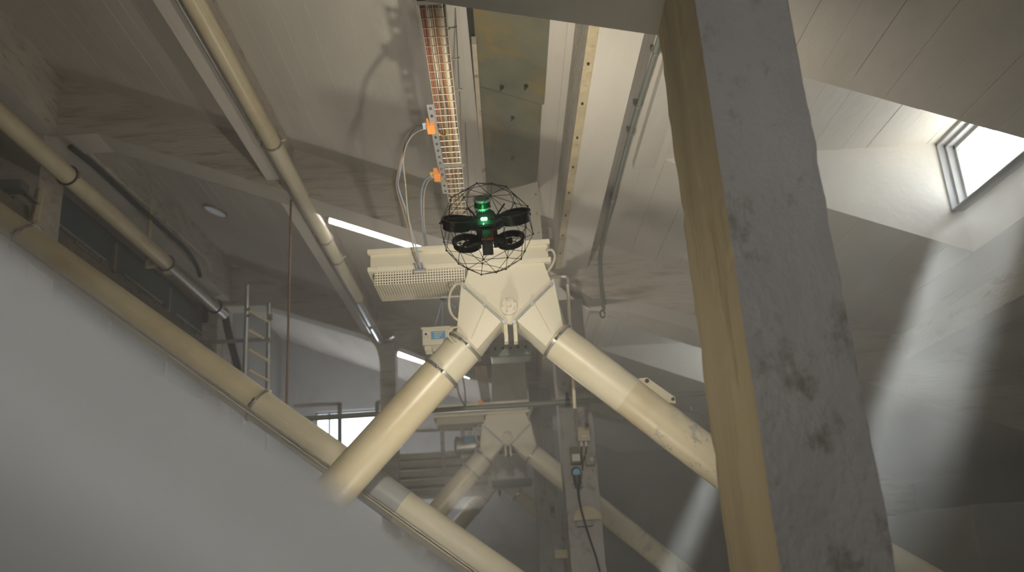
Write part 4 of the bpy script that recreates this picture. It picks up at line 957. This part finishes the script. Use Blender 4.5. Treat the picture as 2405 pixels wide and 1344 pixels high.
prism(bm, [D(-.055, -.09, -.02), D(.055, -.09, -.02), D(.048, -.09, .055), D(.02, -.09, .075), D(-.02, -.09, .075), D(-.048, -.09, .055)], 'y', (0, .2, 0)); bmesh.ops.bevel(bm, geom=bm.edges[:], offset=.006, segments=2, affect='EDGES'); obj('fuselage', bm, m_black, DR)
bm = B()
for sx in (-1, 1):
    prism(bm, [D(sx * .03, -.07, .005), D(sx * .15, -.07, .030), D(sx * .15, -.07, .045), D(sx * .03, -.07, .048)], 'y', (0, .04, 0))
    prism(bm, [D(sx * .03, .07, -.045), D(sx * .11, .09, -.05), D(sx * .11, .09, -.035), D(sx * .03, .07, .01)], 'y', (0, .04, 0))
obj('arm', bm, m_black, DR)
bm = B(); box(bm, tuple(D(-.028, -.06, -.105)), tuple(D(.028, .12, -.02)), .006); bat = obj('battery', bm, m_black, DR)
bm = B(); box(bm, tuple(D(-.0285, -.063, -.088)), tuple(D(.0285, -.058, -.078))); obj('red_stripe', bm, m_red, bat)
bm = B(); tube(bm, [D(.03, -.06, -.02), D(.03, -.055, -.10)], .0022, 6); obj('red_edge', bm, m_red, bat, True)
bm = B()
for sx in (-1, 1): box(bm, tuple(D(sx * .042 - .010, -.05, -.118)), tuple(D(sx * .042 + .010, -.02, -.095)), .003)
obj('skid_foot', bm, m_black, DR)
# lidar
lz = Vector((-.013, -.03, .0))
UPV = Vector((0, -.72, .69)).normalized(); la, lb_ = frame_of(UPV)
def LD_(t): return D(-.015, -.060, .078) + UPV * t
bm = B(); tube(bm, [LD_(0), LD_(.016)], .034, 32); ls = obj('lidar_base', bm, m_silver, DR, True)
bm = B()
for k in range(20):
    t = k * math.tau / 20; e_ = (la * math.cos(t) + lb_ * math.sin(t)) * .0355; tube(bm, [LD_(.001) + e_, LD_(.015) + e_], .003, 5)
obj('heat_fin', bm, m_silver, ls, True)
bm = B(); tube(bm, [LD_(.016), LD_(.024)], .044, 32); obj('lidar_ring', bm, m_silver, ls, True)
bm = B(); tube(bm, [LD_(.024), LD_(.056)], .0415, 32); obj('lidar_window', bm, m_lens, ls, True)
bm = B(); hollow(bm, LD_(.056), LD_(.068), .044, .006, 32); obj('lidar_cap', bm, m_silver, ls, True)
bm = B(); tube(bm, [LD_(.056), LD_(.064)], .039, 32); obj('lidar_top', bm, m_gtube, ls, True)
bm = B()
for a, c in ((D(-.045, -.02, .05), D(-.092, -.02, .115)), (D(.05, -.02, .055), D(.100, -.02, .125))): tube(bm, [a, c], .0045, 8)
obj('antenna', bm, m_black, DR, True)
bm = B(); box(bm, tuple(D(-.026, -.099, .008)), tuple(D(.006, -.093, .022)), .005); obj('status_light', bm, m_led, DR)
bm = B(); bmesh.ops.create_icosphere(bm, subdivisions=1, radius=.003, matrix=Matrix.Translation(D(-.014, -.095, -.012))); obj('small_led', bm, m_led, DR)
gd = light('status_glow', 'POINT', D(-.01, -.135, .016), .20, (.05, 1.0, .25), shadow_soft_size=.02)

# static stone and timber clutter at the very left
pw = thing('wall_bracket', 'dark bracket shelf on the left wall column at the left picture edge', 'bracket', P(40, 445, 10.9))
a, c = P(0, 435, 10.9), P(62, 452, 10.9); bm = B(); box(bm, (a.x - .3, 10.75, c.z), (c.x, 10.96, a.z), .01); obj('shelf', bm, m_gtube, pw)
bm = B(); tube(bm, [P(62, 455, 10.8), P(92, 480, 10.8)], .02, 6); obj('brace', bm, m_clamp, pw)
bm = B(); a = P(98, 445, 10.9); c = P(82, 520, 10.9); tube(bm, [a, c], .05, 6); tag(obj('wall_batten', bm, m_creampipe), 'short tan batten beside the left wall column', 'batten')
